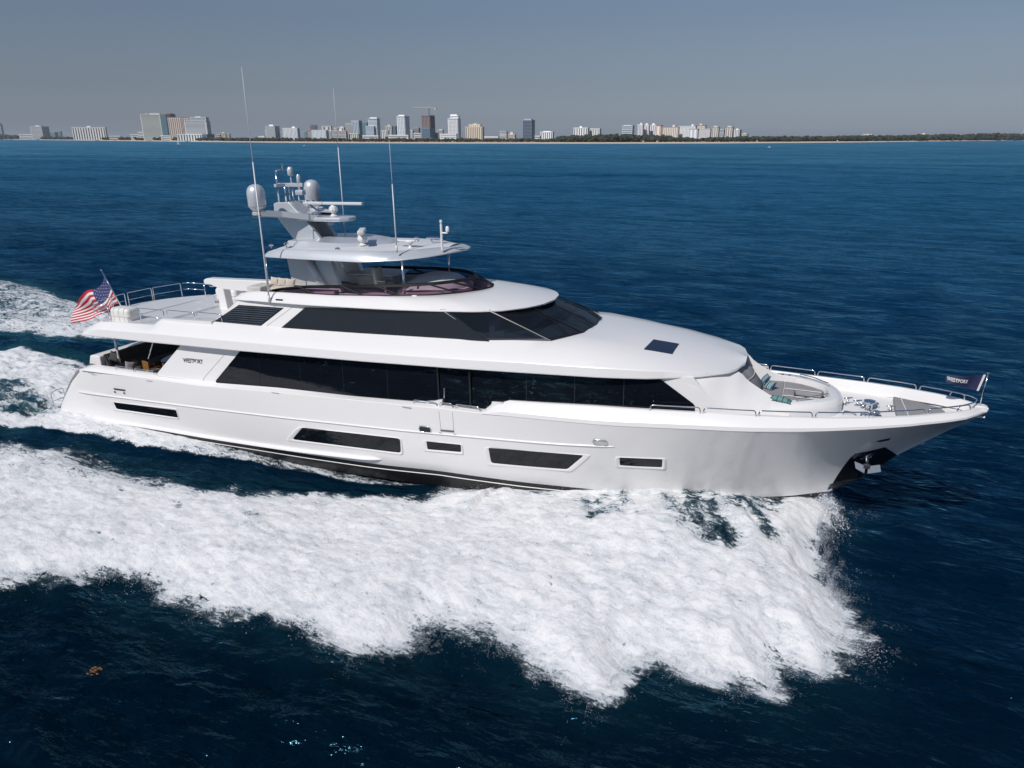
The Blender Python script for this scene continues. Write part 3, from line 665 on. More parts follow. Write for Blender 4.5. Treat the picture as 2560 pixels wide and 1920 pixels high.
for s in (-1, 1):
    bm = bmesh.new(); A = [(13.25, 1.80, 9.70), (13.75, 1.2, 9.62), (14.9, .55, 9.42)]; B_ = [(12.80, 1.80, 9.70), (13.0, 1.2, 9.66), (12.95, .50, 9.55)]
    rows = [[my((b[0], b[1], b[2] - .12), s), my((b[0], b[1], b[2] + .06), s), my((a[0], a[1], a[2] + .16), s), my((a[0], a[1], a[2] - .06), s), my((b[0], b[1], b[2] - .12), s)] for a, b in zip(A, B_)]
    grid(bm, rows); Y('dome_arm', bm, SILV, mast)
    bm = bmesh.new(); lathe(bm, [(.20, 9.66), (.22, 9.68), (.22, 9.78), (.20, 9.80)], (13.02, s * 1.68, 0), 24); Y('dome_base', bm, SILV, mast, smooth=True, auto=40)
    bm = bmesh.new(); lathe(bm, [(.19, 9.82), (.22, 9.85), (.31, 9.95), (.333, 10.0), (.34, 10.45), (.325, 10.57), (.28, 10.68), (.20, 10.76), (.10, 10.80), (.02, 10.81)], (13.02, s * 1.68, 0), 32)
    dm = Y('satellite_dome', bm, SILV, mast, smooth=True, auto=50)
    bm = bmesh.new(); lathe(bm, [(.338, 9.99), (.342, 10.0), (.342, 10.012), (.338, 10.02)], (13.02, s * 1.68, 0), 32); Y('dome_seam', bm, SEAM, dm)
bm = bmesh.new(); bbox(bm, 12.65, 13.95, -.06, .06, 10.62, 10.76, .01); bbox(bm, 12.95, 13.07, -.55, .55, 10.63, 10.75, .01); Y('cross_bar', bm, SILV, mast)
for (x, y, z1, r) in ((12.86, -.25, 11.27, .035), (13.22, -.25, 10.75, .035), (13.22, .2, 11.25, .03), (13.5, 0.2, 10.6, .03), (13.0, .25, 10.7, .03)):
    bm = bmesh.new(); tube(bm, [(x, y, 10.0), (x, y, z1)], r, 8); Y('mast_pole', bm, CHR, mast, smooth=True)
bm = bmesh.new(); lathe(bm, [(.03, 11.2), (.03, 11.36), (.055, 11.38), (.055, 11.50), (.03, 11.52)], (13.0, 0, 0), 12); tube(bm, [(12.86, -.25, 11.26), (13.0, 0, 11.3), (13.22, .2, 11.22)], .025, 6); Y('navigation_light', bm, CHR, mast, smooth=True, auto=40)
bm = bmesh.new(); lathe(bm, [(.03, 10.75), (.04, 11.02), (.10, 11.05), (.12, 11.09), (.12, 11.28), (.095, 11.35), (.05, 11.385)], (13.38, 0, 0), 20); Y('small_antenna_dome', bm, SILV, mast, smooth=True, auto=50)
bm = bmesh.new(); lathe(bm, [(.05, 10.5), (.07, 10.76), (.085, 10.8), (.085, 11.02), (.05, 11.09)], (13.75, 0, 0), 14); bbox(bm, 13.58, 13.95, -.12, .12, 10.30, 10.5, .04); Y('thermal_camera', bm, SILV, mast, smooth=True, auto=40)
def radar(cx, cy, z0, L, ang, w_=.085):
    t = empty('open_array_radar', parent=mast); t.location = (cx, cy, z0); t.rotation_euler = (0, 0, ang)
    bm = bmesh.new(); lathe(bm, [(.15, 0), (.16, .03), (.09, .07), (.09, .13), (.16, .17), (.19, .24), (.16, .36), (.09, .40), (.07, .44)], n=10); Y('gearbox', bm, W, t, smooth=True, auto=30)
    bm = bmesh.new(); bbox(bm, -L / 2, L / 2, -w_, w_, .44, .44 + w_ * 1.3, .03); Y('scanner_bar', bm, SILVD, t, smooth=True, auto=40)
radar(15.28, 0, 9.50, 2.75, .02); radar(17.22, -1.0, 8.56, 1.25, -1.05, .12)
bm = bmesh.new(); lathe(bm, [(.02, 9.5), (.03, 9.64), (.20, 9.66), (.21, 9.69), (.04, 9.71)], (14.55, -.35, 0), 16); Y('disc_antenna', bm, SILV, mast, smooth=True, auto=40)
bm = bmesh.new(); bbox(bm, 15.0, 15.2, -.1, .1, 9.15, 9.34, .02); Y('mast_camera', bm, SILV, mast)
def antenna(x, y, z0, z1, tilt=0, r=.022):
    bm = bmesh.new(); k = (z1 - z0); tube(bm, [(x, y, z0), (x + tilt * .62, y, z0 + k * .62)], [r, r * .72], 6); tube(bm, [(x + tilt * .62, y, z0 + k * .62), (x + tilt * .80, y, z0 + k * .86), (x + tilt, y, z1)], [r * .5, r * .35, r * .2], 5); lathe(bm, [(r * 1.5, 0), (r * 1.5, .25)], (x, y, z0), 8)
    return Y('whip_antenna', bm, mat_ant, mast, smooth=True)
mat_ant = mat('white_fibreglass_rod', (.62, .63, .65), .35)
antenna(13.97, -2.75, 6.55, 14.75, .12, .032); antenna(14.45, 1.75, 8.45, 14.3, .08, .026); antenna(19.26, -1.9, 8.5, 12.27, .01, .026)
# fittings on the hardtop
bm = bmesh.new(); tube(bm, [(20.6, -1.0, 8.5), (20.6, -1.0, 9.42)], .045, 8); lathe(bm, [(.03, 0), (.03, .05), (.05, .06), (.05, .13), (.03, .15)], (20.6, -1.0, 9.42), 10); tube(bm, [(20.6, -1.0, 9.12), (20.85, -1.0, 9.12), (20.85, -1.0, 9.2)], .03, 6); lathe(bm, [(.07, 0), (.075, .05), (.06, .16), (.03, .19)], (20.85, -1.0, 9.17), 10); Y('anchor_light_post', bm, W, ht, smooth=True, auto=40)
bm = bmesh.new()
for dy in (-.1, .08): lathe(bm, [(.03, -.35), (.03, .12), (.05, .2), (.10, .32), (.10, .34)], (19.75, .1 + dy, 8.78), 12, 'x')
lathe(bm, [(.1, 0), (.04, .03), (.04, .2)], (19.55, .1, 8.56), 10); Y('air_horn', bm, CHR, ht, smooth=True, auto=40)
bm = bmesh.new(); lathe(bm, [(.08, 0), (.05, .04), (.05, .12), (.16, .2), (.16, .23)], (19.25, -.95, 8.55), 14); bbox(bm, 18.75, 19.6, -1.03, -.87, 8.77, 8.83, .02); Y('flat_antenna', bm, W, ht, smooth=True, auto=40)
for (x, y, h) in ((14.2, -1.7, .2), (18.2, 1.3, .18), (18.6, 1.2, .08), (16.6, -1.75, .1), (13.5, -1.75, .12)):
    bm = bmesh.new(); lathe(bm, [(.03, 0), (.02, .03), (.02, h * .6), (.09, h * .75), (.1, h), (.05, h + .04)], (x, y, 8.42), 10); Y('deck_light', bm, CHR, ht, smooth=True, auto=40)

# davit crane ---------------------------------------------------------------------------------------
cr = empty('tender_crane', parent=yacht)
bm = bmesh.new(); prism(bm, [(8.42, 6.62), (8.45, 6.72), (8.62, 6.78), (12.55, 6.85), (12.85, 6.62), (12.2, 6.52), (11.6, 6.45), (10.9, 6.32), (9.9, 6.34), (9.3, 6.36), (8.75, 6.52), (8.45, 6.50)], -.55, -.15, .04); Y('boom', bm, W, cr)
bm = bmesh.new(); prism(bm, [(9.1, 6.4), (9.5, 6.4), (9.62, 5.1), (9.2, 5.1)], -.55, -.15, .03); Y('post', bm, W, cr)
bm = bmesh.new(); lathe(bm, [(.12, 6.40), (.15, 6.43), (.15, 6.5)], (8.72, -.35, 0), 12); Y('winch', bm, CHR, cr, smooth=True, auto=40)

# rails ---------------------------------------------------------------------------------------------
def hoop(name, path, r=.02, f=.08, parent=None): 
    bm = bmesh.new(); tube(bm, fillet(path, f), r, 8); return Y(name, bm, CHR, parent or yacht, smooth=True)
rails = empty('guard_rails', parent=yacht)
pairs = [(1625.6, 1748), (1759, 1887), (1897, 2028), (2038.6, 2170), (2183, 2309), (2320, 2423)]
for a, b in pairs:
    ya = np.interp((a, b), [1600, 1700, 1840, 2000, 2080, 2200, 2300, 2400, 2466], [1032, 1038, 1047, 1049, 1050, 1047, 1042, 1028, 1016])
    xa, xb = S(a, ya[0], lambda x: Bs(x) - .18)[0], S(b, ya[1], lambda x: Bs(x) - .18)[0]
    for s in (-1, 1):
        xx = np.linspace(xa, xb, 5); P_ = [(x, s * (Bs(x) - .19), zt(x) + .17) for x in xx]
        hoop('bow_rail', [(xa - .02, s * (Bs(xa) - .19), zt(xa) - .02)] + [P_[0]] + P_[1:-1] + [P_[-1]] + [(xb + .02, s * (Bs(xb) - .19), zt(xb) - .02)], .021, .10, rails)
hoop('bow_rail', [(37.25, -.72, 4.36), (37.27, -.72, 4.56), (37.75, -.28, 4.60), (37.85, 0, 4.60), (37.75, .28, 4.60), (37.27, .72, 4.56), (37.25, .72, 4.36)], .021, .12, rails)
def hoop2(xa, xb, y, z0, h, mid=False, r=.018, top=None):
    for s in (-1, 1): hoop('side_rail', [(xa, s * y, z0), (xa, s * y, z0 + h), (xb, s * y, z0 + h), (xb, s * y, z0)], r, .09, rails)
    if mid:
        for s in (-1, 1): hoop('side_rail', [(xa, s * y, z0 + h * .5), (xb, s * y, z0 + h * .5)], r * .8, .02, rails)
for a, b, py, h in ((292, 335, 922, .15), (340, 386, 929, .15)):
    xa, xb = S(a, py, 3.0)[0], S(b, py, 3.0)[0]; hoop2(xa, xb, 3.05, 3.0, .17)
for a, b, py in ((1034, 1092, 1018), (1100, 1131, 1022), (1139, 1199, 1027)):
    xa, xb = S(a, py, 3.28)[0], S(b, py, 3.28)[0]; hoop2(xa, xb, 3.27, zk(xa) - .02, .22)
for a, b, z0, h in ((6.85, 8.25, 5.1, .70), (8.45, 9.95, 5.45, .38), (10.1, 11.4, 5.5, .36)):
    hoop2(a, b, 2.72, z0, h, z0 < 5.3)
# rail round the aft edge of the boat deck
ex = lambda y: 3.72 - .55 * (1 - (y / 2.5) ** 2)
for y0_, y1_ in ((-2.45, -1.28), (-1.18, -.42), (-.25, 1.02), (1.1, 2.42)):
    x0_, x1_ = ex(y0_), ex(y1_)
    hoop('aft_rail', [(x0_, y0_, 5.05), (x0_, y0_, 5.76), (x1_, y1_, 5.76), (x1_, y1_, 5.05)], .02, .08, rails); hoop('aft_rail', [(x0_, y0_, 5.42), (x1_, y1_, 5.42)], .014, .02, rails)
for s in (-1, 1):
    for zz_ in (5.76, 5.45): hoop('aft_rail', [(3.74, s * 2.5, zz_), (4.0, s * 2.66, zz_), (4.95, s * 2.72, zz_)], .018, .02, rails)
    hoop('aft_rail', [(4.95, s * 2.72, 5.76), (4.95, s * 2.72, 5.05)], .02, .02, rails)
    # platform boarding rails
    for y0_, y1_ in ((2.9, 2.3), (2.1, 1.55)):
        hoop('stern_rail', [(.1, s * y0_, .35), (.05, s * y0_, 1.22), (.1, s * (y0_ + y1_) / 2, 1.32), (.12, s * y1_, 1.3), (.12, s * y1_, .35)], .022, .1, rails)
        hoop('stern_rail', [(.08, s * y0_, .82), (.12, s * y1_, .86)], .016, .02, rails)

# cockpit --------------------------------------------------------------------------------------------
ck = empty('cockpit', parent=yacht)
bm = bmesh.new(); prism(bm, [(2.8, -3.0), (11, -3.0), (11, 3.0), (2.8, 3.0)], 2.12, 2.2, 0, 'z'); Y('cockpit_sole', bm, TEAK, ck)
bm = bmesh.new(); prism(bm, [(2.75, 2.7), (3.0, 3.32), (3.35, 3.36), (3.62, 3.32), (3.64, 2.2), (2.6, 2.2)], -2.62, 2.62, .05); Y('aft_settee_base', bm, W, ck)
bm = bmesh.new(); bbox(bm, 3.9, 4.75, -2.3, 2.3, 2.2, 2.62, .05); Y('settee_seat', bm, DGREY, ck)
bm = bmesh.new(); prism(bm, [(3.62, 2.6), (3.45, 3.3), (3.62, 3.36), (3.95, 2.6)], -2.4, 2.4, .03); prism(bm, [(3.7, 2.6), (3.7, 3.32), (7.4, 3.32), (7.4, 2.6)], 2.45, 2.7, .03); Y('settee_backrest', bm, DGREY, ck)
bm = bmesh.new(); prism(bm, [(3.66, 2.3), (3.64, 3.30), (3.72, 3.33), (3.98, 2.3)], -2.3, 2.3, .02); Y('settee_backrest', bm, DGREY, ck)
bm = bmesh.new(); bbox(bm, 4.2, 7.5, 1.8, 2.5, 2.2, 2.6, .04); Y('settee_seat', bm, DGREY, ck)
for s in (-1, 1):
    bm = bmesh.new(); tube(bm, [(4.75, s * 2.55, 4.6), (4.85, s * 2.6, 3.05)], .055, 12); Y('overhang_post', bm, CHR, ck, smooth=True)
    bm = bmesh.new(); tube(bm, [(7.75, s * 3.0, 4.60), (7.25, s * 3.05, 3.7)], .03, 8); Y('overhang_post', bm, CHR, ck, smooth=True)
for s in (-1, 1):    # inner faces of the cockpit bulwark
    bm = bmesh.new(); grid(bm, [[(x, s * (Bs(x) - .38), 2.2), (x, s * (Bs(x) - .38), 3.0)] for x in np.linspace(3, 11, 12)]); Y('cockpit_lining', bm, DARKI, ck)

# foredeck lounge ------------------------------------------------------------------------------------
lg = empty('bow_lounge', parent=yacht)
rim = [(32.2, 1.85), (32.7, 1.78), (33.2, 1.55), (33.7, 1.2), (34.05, .85), (34.22, .45), (34.25, 0)]
rimi = [(32.2, 1.22), (32.7, 1.24), (33.0, 1.12), (33.4, .9), (33.7, .66), (33.78, .4), (33.8, 0)]
full = lambda L: [(x, -y) for x, y in L] + [(x, y) for x, y in L[-2::-1]]
R, RI = full(rim), full(rimi); bm = bmesh.new()
rows = [[(x, y, 3.45), (x, y * 1.0, 4.12), (x - .04, y * .975, 4.26), (x * .6 + xi * .4, y * .6 + yi * .4, 4.36), (xi, yi, 4.37), (xi - .02, yi * .98, 4.0)] for (x, y), (xi, yi) in zip(R, RI)]
grid(bm, rows)
Y('lounge_surround', bm, W, lg, smooth=True, auto=35)
for s in (-1, 1):   # the fairing that blends the side walls into the surround
    bm = bmesh.new(); rows = []
    for x in np.linspace(29.6, 32.75, 26):
        zt_ = float(np.interp(x, [29.6, 31.15, 31.4, 31.8, 32.2, 32.75], [5.13, 5.10, 4.84, 4.60, 4.41, 4.36])); yo = Bw(x) + .012; yt_ = float(np.interp(x, [29.6, 30.4, 31.15, 31.8, 32.2, 32.75], [2.42, 1.9, 1.12, 1.14, 1.22, 1.25]))
        zb = float(np.interp(x, [29.6, 30.2, 30.8, 31.6, 32.75], [5.06, 4.78, 4.36, 4.12, 4.05])); wl_ = lambda z: wallM(x, z) + .003
        rows.append([(x, s * wl_(3.5), 3.5), (x, s * wl_(zb - .10), zb - .10), (x, s * (wl_(zb) * .97 + yt_ * .03), zb), (x, s * (yo * .45 + yt_ * .55), zb + (zt_ - zb) * .60), (x, s * (yt_ + .03), zt_ - .02), (x, s * yt_, zt_), (x, s * (yt_ - .05), zt_ - .02), (x, s * (yt_ - .06), 3.9)])
    grid(bm, rows); Y('side_fairing', bm, W, lg, smooth=True, auto=30)
bm = bmesh.new(); rows = []
for a in np.linspace(-1, 1, 15):                               # curved backrest under the roof edge
    y = a * 1.10; x0_ = 31.22 - .28 * a * a; rows.append([(x0_ - .15, y, 5.10), (x0_ + .02, y, 5.06), (x0_ + .55, y * .99, 4.36), (x0_ + .55, y * .98, 4.1)])
grid(bm, rows); Y('backrest', bm, GREY, lg, smooth=True, auto=40)
bm = bmesh.new(); bz = 4.20
prism(bm, [(31.5, -1.12), (32.35, -1.2), (32.45, -1.2), (32.45, 1.2), (32.35, 1.2), (31.5, 1.12)], 4.0, bz, .04, 'z')
for s in (-1, 1): prism(bm, [(32.47, s * .38), (33.62, s * .34), (33.68, s * .60), (33.35, s * .88), (32.95, s * 1.10), (32.47, s * 1.2)], 4.0, bz, .04, 'z')
prism(bm, [(32.47, -.36), (32.8, -.36), (32.8, .36), (32.47, .36)], 4.0, bz + .02, .04, 'z')
Y('sunpad', bm, GREY, lg, smooth=True, auto=40)
bm = bmesh.new()
tube(bm, [(32.46, -1.18, bz + .012), (32.46, 1.18, bz + .012)], .012, 5)
for s in (-1, 1): tube(bm, [(32.47, s * .37, bz + .01), (33.6, s * .33, bz + .01)], .012, 5); pass
tube(bm, [(31.52 - .28 * (a * a), a * 1.08, 4.73) for a in np.linspace(-1, 1, 11)], .012, 5); Y('piping', bm, PIPE, lg)
bm = bmesh.new(); prism(bm, [(32.8, -.34), (33.7, -.34), (33.7, .34), (32.8, .34)], 3.8, 3.98, 0, 'z'); Y('lounge_floor', bm, WD, lg)
for s in (-1, 1):
    P_ = [(32.9, s * 1.32, 4.34), (32.9, s * 1.32, 4.46), (33.3, s * 1.05, 4.48), (33.8, s * .52, 4.48), (33.82, s * .50, 4.34)]; hoop('lounge_rail', P_, .02, .06, lg)
bm = bmesh.new()
for s in (-1, 1):
    for dx in (0, .22): lathe(bm, [(.05, 0), (.05, .012), (.03, .012)], (32.35 + dx, s * 1.40, 4.36), 10)
Y('cup_holder', bm, BLKP, lg)
bm = bmesh.new(); lathe(bm, [(.12, 0), (.13, .01), (.11, .03)], (31.75, 1.25, 4.60), 14); Y('round_speaker', bm, PALE, lg)
# bow locker pad
bm = bmesh.new(); pp = [(35.75, -1.25), (35.72, 0), (35.75, 1.0), (36.3, .78), (37.0, .35), (37.1, .0), (37.0, -.3), (36.4, -.9)]; prism(bm, pp, 3.95, 4.12, .03, 'z'); Y('bow_sunpad', bm, GREY, lg, smooth=True, auto=40)
bm = bmesh.new(); tube(bm, [(35.95, .95, 4.125), (36.05, -1.0, 4.125)], .012, 5); Y('piping', bm, PIPE, lg)
bm = bmesh.new(); prism(bm, [(35.8, -1.1), (35.8, .95), (36.3, .75), (37.0, .3), (37.0, -.3), (36.4, -.8)], 3.86, 3.96, 0, 'z'); Y('bow_locker', bm, W, lg)

# windlass gear --------------------------------------------------------------------------------------
wg = empty('windlass', parent=yacht)
bm = bmesh.new(); lathe(bm, [(.22, 0), (.22, .04), (.13, .06), (.10, .12), (.10, .26), (.12, .30), (.17, .33), (.185, .365), (.17, .40), (.09, .42)], (35.0, -.15, 3.87), 24); Y('capstan', bm, CHR, wg, smooth=True, auto=40)
bm = bmesh.new()
for dy in (-.55, .25): bbox(bm, 34.75, 35.35, dy - .12, dy + .12, 3.88, 3.98, .03); lathe(bm, [(.17, 0), (.17, .05), (.12, .09), (.16, .15)], (35.15, dy, 3.92), 14)
Y('chain_gypsy', bm, CHR, wg, smooth=True, auto=40)
bm = bmesh.new(); prism(bm, [(34.2, 3.8), (34.3, 4.02), (34.55, 4.0), (34.7, 3.9), (34.85, 4.03), (35.0, 3.8)], -.75, -.6, .02); prism(bm, [(34.25, 3.8), (34.3, 4.02), (34.5, 3.8)], .1, .25, .02); Y('chain_stopper', bm, CHR, wg)
bm = bmesh.new()
for x_, y_ in ((34.35, .25), (34.62, .1), (34.78, -.1), (35.55, -.1)):
    tube(bm, [(x_, y_, 3.82), (x_ + .07, y_, 4.12)], .03, 6); tube(bm, [(x_ - .06, y_ - .06, 4.14), (x_ + .18, y_ + .06, 4.15)], .025, 6)
Y('deck_cleat', bm, CHR, wg, smooth=True)
bm = bmesh.new(); tube(bm, [(37.93, 0, 4.42), (37.98, 0, 5.42)], .018, 8); lathe(bm, [(.03, 0), (.03, .02), (.05, .03)], (37.98, 0, 5.42), 8); Y('jack_staff', bm, CHR, yacht, smooth=True)
# grey guard on the stem foot
both('stem_guard', lambda s: sheet([(34.15, .98), (34.45, 1.12), (34.95, 1.5), (34.6, 1.42), (34.2, 1.22)], hullY, .03, .03, None, None, s), MIR, hull)
# ensign staff
bm = bmesh.new(); tube(bm, [(2.70, -.3, 5.0), (1.80, -.3, 6.75)], .028, 8); lathe(bm, [(.03, 0), (.045, .02), (.03, .06)], (1.79, -.3, 6.75), 8); Y('ensign_staff', bm, CHR, yacht, smooth=True)
# builder's name on the wing panels
def lettering(word, width, height, place, s):
    cu = bpy.data.curves.new('lettering', 'FONT'); cu.body = word; cu.size = 1; cu.resolution_u = 3; cu.offset = .03
    ob = bpy.data.objects.new('lettering_source', cu); sc.collection.objects.link(ob); bpy.context.view_layer.update()
    me_ = bpy.data.meshes.new_from_object(ob.evaluated_get(bpy.context.evaluated_depsgraph_get())); bpy.data.objects.remove(ob); bpy.data.curves.remove(cu)
    xs = [v.co.x for v in me_.vertices]; ys = [v.co.y for v in me_.vertices]; x0_, x1_, y0_, y1_ = min(xs), max(xs), min(ys), max(ys)
    bm = bmesh.new(); bm.from_mesh(me_); bpy.data.meshes.remove(me_)
    for k in range(1, 24): bmesh.ops.bisect_plane(bm, geom=bm.verts[:] + bm.edges[:] + bm.faces[:], plane_co=(x0_ + (x1_ - x0_) * k / 24, 0, 0), plane_no=(1, 0, 0))
    for v in bm.verts: v.co = Vector(place((v.co.x - x0_) / (x1_ - x0_) * width, (v.co.y - y0_) / (y1_ - y0_) * height))
    return bm
nm0 = S(453.5, 903, 3.2); nm1 = S(502, 908, 3.2)
Lw = nm1[0] - nm0[0]; hh = .21
sl_ = (nm1[1] - nm0[1]) / Lw
for s in (-1, 1):
    bm = lettering('WESTPORT', Lw, .20, (lambda u, v: (nm0[0] + u, -(wallM(nm0[0] + u, 4) + .012), nm0[1] - .08 + v + u * sl_)) if s < 0 else (lambda u, v: (nm1[0] - u, wallM(nm1[0] - u, 4) + .012, nm0[1] - .08 + v + (Lw - u) * sl_)), s)
    Y('name_lettering', bm, mat('dark_lettering', (.02, .022, .05), .4), house)

# ================================================================== THINGS CARRIED BY THE YACHT
def onboat(name, p, rz=0):
    q = toworld(p); return empty(name, tuple(map(float, q)), (0, -TRIM, rz))
def chair(p, rz, label):
    t = tag(onboat('teak_armchair', p, rz), label, 'chair', 'teak chairs at the cockpit table')
    for x, y in ((-.24, -.26), (-.24, .26), (.24, -.26), (.24, .26)):
        bm = bmesh.new(); bbox(bm, x - .025, x + .025, y - .025, y + .025, 0, .62 if x > 0 else .95, .005); bobj('leg', bm, WOOD, t)
    bm = bmesh.new(); bbox(bm, -.24, .26, -.25, .25, .38, .42); bobj('seat_frame', bm, WOOD, t)
    bm = bmesh.new(); bbox(bm, -.2, .26, -.24, .24, .42, .48, .02); bobj('cushion', bm, PALE, t)
    bm = bmesh.new()
    for z in (.55, .64, .73, .82, .91): bbox(bm, -.26, -.235, -.25, .25, z - .03, z + .03, .004)
    bobj('backrest', bm, WOOD, t)
    for y in (-.26, .26):
        bm = bmesh.new(); bbox(bm, -.26, .28, y - .03, y + .03, .62, .65, .005); bobj('armrest', bm, WOOD, t)
    return t
chair((5.75, -1.75, 2.2), math.radians(75), 'slatted teak armchair in full view at the aft end of the blue table')
chair((6.9, -1.65, 2.2), math.radians(110), 'slatted teak armchair half hidden behind the white wing panel')
t = tag(onboat('dining_table', (6.1, .1, 2.2)), 'long oval cockpit table with dark blue top', 'table')
bm = bmesh.new(); prism(bm, [(1.0 * math.cos(a) * .62, 1.55 * math.sin(a)) for a in np.linspace(0, 2 * math.pi, 28)[:-1]], .74, .79, .01, 'z'); bobj('table_top', bm, BLUET, t)
for y in (-.7, .7):
    bm = bmesh.new(); lathe(bm, [(.2, 0), (.2, .03), (.06, .06), (.06, .74)], (0, y, 0), 12); bobj('pedestal', bm, CHR, t, smooth=True, auto=40)
def cushion(name, p, rot, sx, sy, sz, m, label, cat='cushion', group=None):
    q = toworld(p); bm = bmesh.new(); bmesh.ops.create_cube(bm, size=2); bmesh.ops.subdivide_edges(bm, edges=bm.edges[:], cuts=7, use_grid_fill=True)
    for v in bm.verts:
        x, y, z = v.co; k = (1 - x * x) * (1 - y * y); pin = 1 - .09 * ((1 - x * x) * y * y + (1 - y * y) * x * x)
        v.co = Vector((x * pin * sx / 2, y * pin * sy / 2, z * (.12 + .88 * max(k, 0) ** .45) * sz / 2))
    o = bobj(name, bm, m, None, smooth=True); o.location = tuple(map(float, q)); o.rotation_euler = rot; tag(o, label, cat, group); return o
def striped(name, base, cols, period, axis='X'):
    m = mat(name, base, .85); t = m.node_tree; b = t.nodes['Principled BSDF']; tx = t.nodes.new('ShaderNodeTexCoord'); s_ = t.nodes.new('ShaderNodeSeparateXYZ'); mt = t.nodes.new('ShaderNodeMath'); mt.operation = 'MULTIPLY'; mt.inputs[1].default_value = 1 / period
    fr = t.nodes.new('ShaderNodeMath'); fr.operation = 'FRACT'; r = t.nodes.new('ShaderNodeValToRGB'); r.color_ramp.interpolation = 'CONSTANT'
    r.color_ramp.elements[0].position = 0; r.color_ramp.elements[0].color = (*cols[0], 1); r.color_ramp.elements[1].position = 1 / len(cols); r.color_ramp.elements[1].color = (*cols[1], 1)
    for i, c in enumerate(cols[2:], 2): e = r.color_ramp.elements.new(i / len(cols)); e.color = (*c, 1)
    t.links.new(tx.outputs['Object'], s_.inputs[0]); t.links.new(s_.outputs[axis], mt.inputs[0]); t.links.new(mt.outputs[0], fr.inputs[0]); t.links.new(fr.outputs[0], r.inputs[0]); t.links.new(r.outputs[0], b.inputs['Base Color']); return m
STR = striped('teal_striped_fabric', (.1, .3, .33), [(.02, .04, .10), (.07, .19, .22), (.28, .36, .36), (.04, .12, .16), (.36, .42, .40)], .17, 'Y')
STR2 = striped('pale_teal_striped_fabric', (.1, .3, .33), [(.10, .22, .22), (.13, .26, .26), (.03, .09, .10), (.12, .25, .25)], .16, 'Y')
cushion('striped_pillow', (31.85, .52, 4.42), (0, -.9, .4), .36, .36, .16, STR, 'teal striped pillow against the grey bow backrest, nearer the port side', 'pillow', 'striped pillows on the bow lounge')
cushion('striped_pillow', (32.02, .15, 4.33), (0, -.7, .9), .36, .36, .16, STR, 'teal striped pillow leaning forward on the grey sunpad, nearer the boat centre', 'pillow', 'striped pillows on the bow lounge')
cushion('bolster_pillow', (32.45, -1.45, 4.44), (.12, .05, 1.45), .30, .62, .17, STR2, 'pale teal striped bolster lying on the white rim of the bow lounge', 'pillow')
for k, (x, y) in enumerate(((13.2, -1.45), (13.62, -1.5), (14.05, -1.55))):
    cushion('cream_cushion', (x, y, 7.06), (1.25, .1, .25 + .1 * k), .38, .34, .15, CREAM, ['cream cushion beside the mast legs, aft one of three', 'cream cushion beside the mast legs, middle one of three', 'cream cushion beside the mast legs, forward one of three'][k], 'cushion', 'cream cushions at the aft end of the flybridge')
cushion('grey_pillow', (4.05, -2.2, 3.25), (1.1, .2, .3), .5, .45, .18, DGREY, 'dark grey pillow behind the steel post on the aft settee', 'pillow', 'grey pillows on the cockpit settee')
cushion('grey_pillow', (6.3, 2.2, 3.0), (1.3, 0, .15), .6, .5, .18, GREY, 'large marled grey pillow on the far settee behind the table', 'pillow', 'grey pillows on the cockpit settee')
cushion('grey_pillow', (5.1, -2.35, 2.85), (1.2, .3, 1.2), .42, .6, .16, GREY, 'grey pillow standing on edge at the end of the cockpit settee', 'pillow', 'grey pillows on the cockpit settee')
def raft(p, rz, label, L=1.15):
    t = tag(onboat('life_raft_canister', p, rz), label, 'life raft', 'white life raft canisters on the boat deck')
    bm = bmesh.new(); bbox(bm, -L / 2, L / 2, -.34, .34, .04, .70, .17, 5); bobj('shell', bm, RAFTM, t, smooth=True, auto=50)
    bm = bmesh.new(); bbox(bm, -L / 2 - .012, L / 2 + .012, -.352, .352, .36, .375); bobj('seam_band', bm, RAFTM, t)
    bm = bmesh.new(); 
    for x in (-.3, .02, .32): tube(bm, fillet([(x, -.345, .02), (x, -.345, .70), (x, .345, .70), (x, .345, .02)], .16), .007, 5)
    tube(bm, [(-L / 2 - .01, -.34, .35), (L / 2 + .01, -.34, .35)], .012, 5); bobj('lashing', bm, mat('raft_strap', (.45, .44, .42), .8), t)
    bm = bmesh.new()
    for x in (-L / 2, L / 2): tube(bm, fillet([(x, -.38, -.02), (x, -.38, .3), (x, -.36, .02), (x, .38, .02), (x, .38, .3)], .03), .016, 6)
    tube(bm, [(-L / 2, -.38, .01), (L / 2, -.38, .01)], .016, 6); tube(bm, [(-L / 2, .38, .01), (L / 2, .38, .01)], .016, 6); bobj('cradle', bm, CHR, t, smooth=True)
raft((5.5, -2.35, 4.98), .0, 'white life raft canister in a steel cradle beside the flag')
raft((7.35, 1.95, 5.16), .0, 'weathered white life raft canister under the white crane boom', 1.3)

# ensign: stripes and canton as real cloth pieces in one rippled surface
RED, WHT, NAVY = mat('flag_red', (.42, .006, .022), .8), mat('flag_white', (.62, .60, .60), .8), mat('flag_navy', (.025, .03, .12), .8)
hoist0 = np.array([1.86, -.3, 6.60]); hoist1 = np.array([2.56, -.3, 5.22])
FP = [[(1.86, 6.60), (1.62, 6.20), (1.22, 5.86), (.62, 5.74), (.12, 5.40), (-.42, 5.02), (-.95, 4.72)],
      [(2.10, 6.18), (1.86, 5.80), (1.46, 5.42), (.96, 5.26), (.44, 4.98), (-.22, 4.72), (-1.0, 4.50)],
      [(2.32, 5.72), (2.10, 5.42), (1.72, 5.06), (1.22, 4.86), (.70, 4.70), (.02, 4.46), (-.94, 4.26)],
      [(2.56, 5.22), (2.26, 5.12), (1.90, 4.86), (1.44, 4.68), (.86, 4.50), (.24, 4.24), (-.80, 4.02)]]
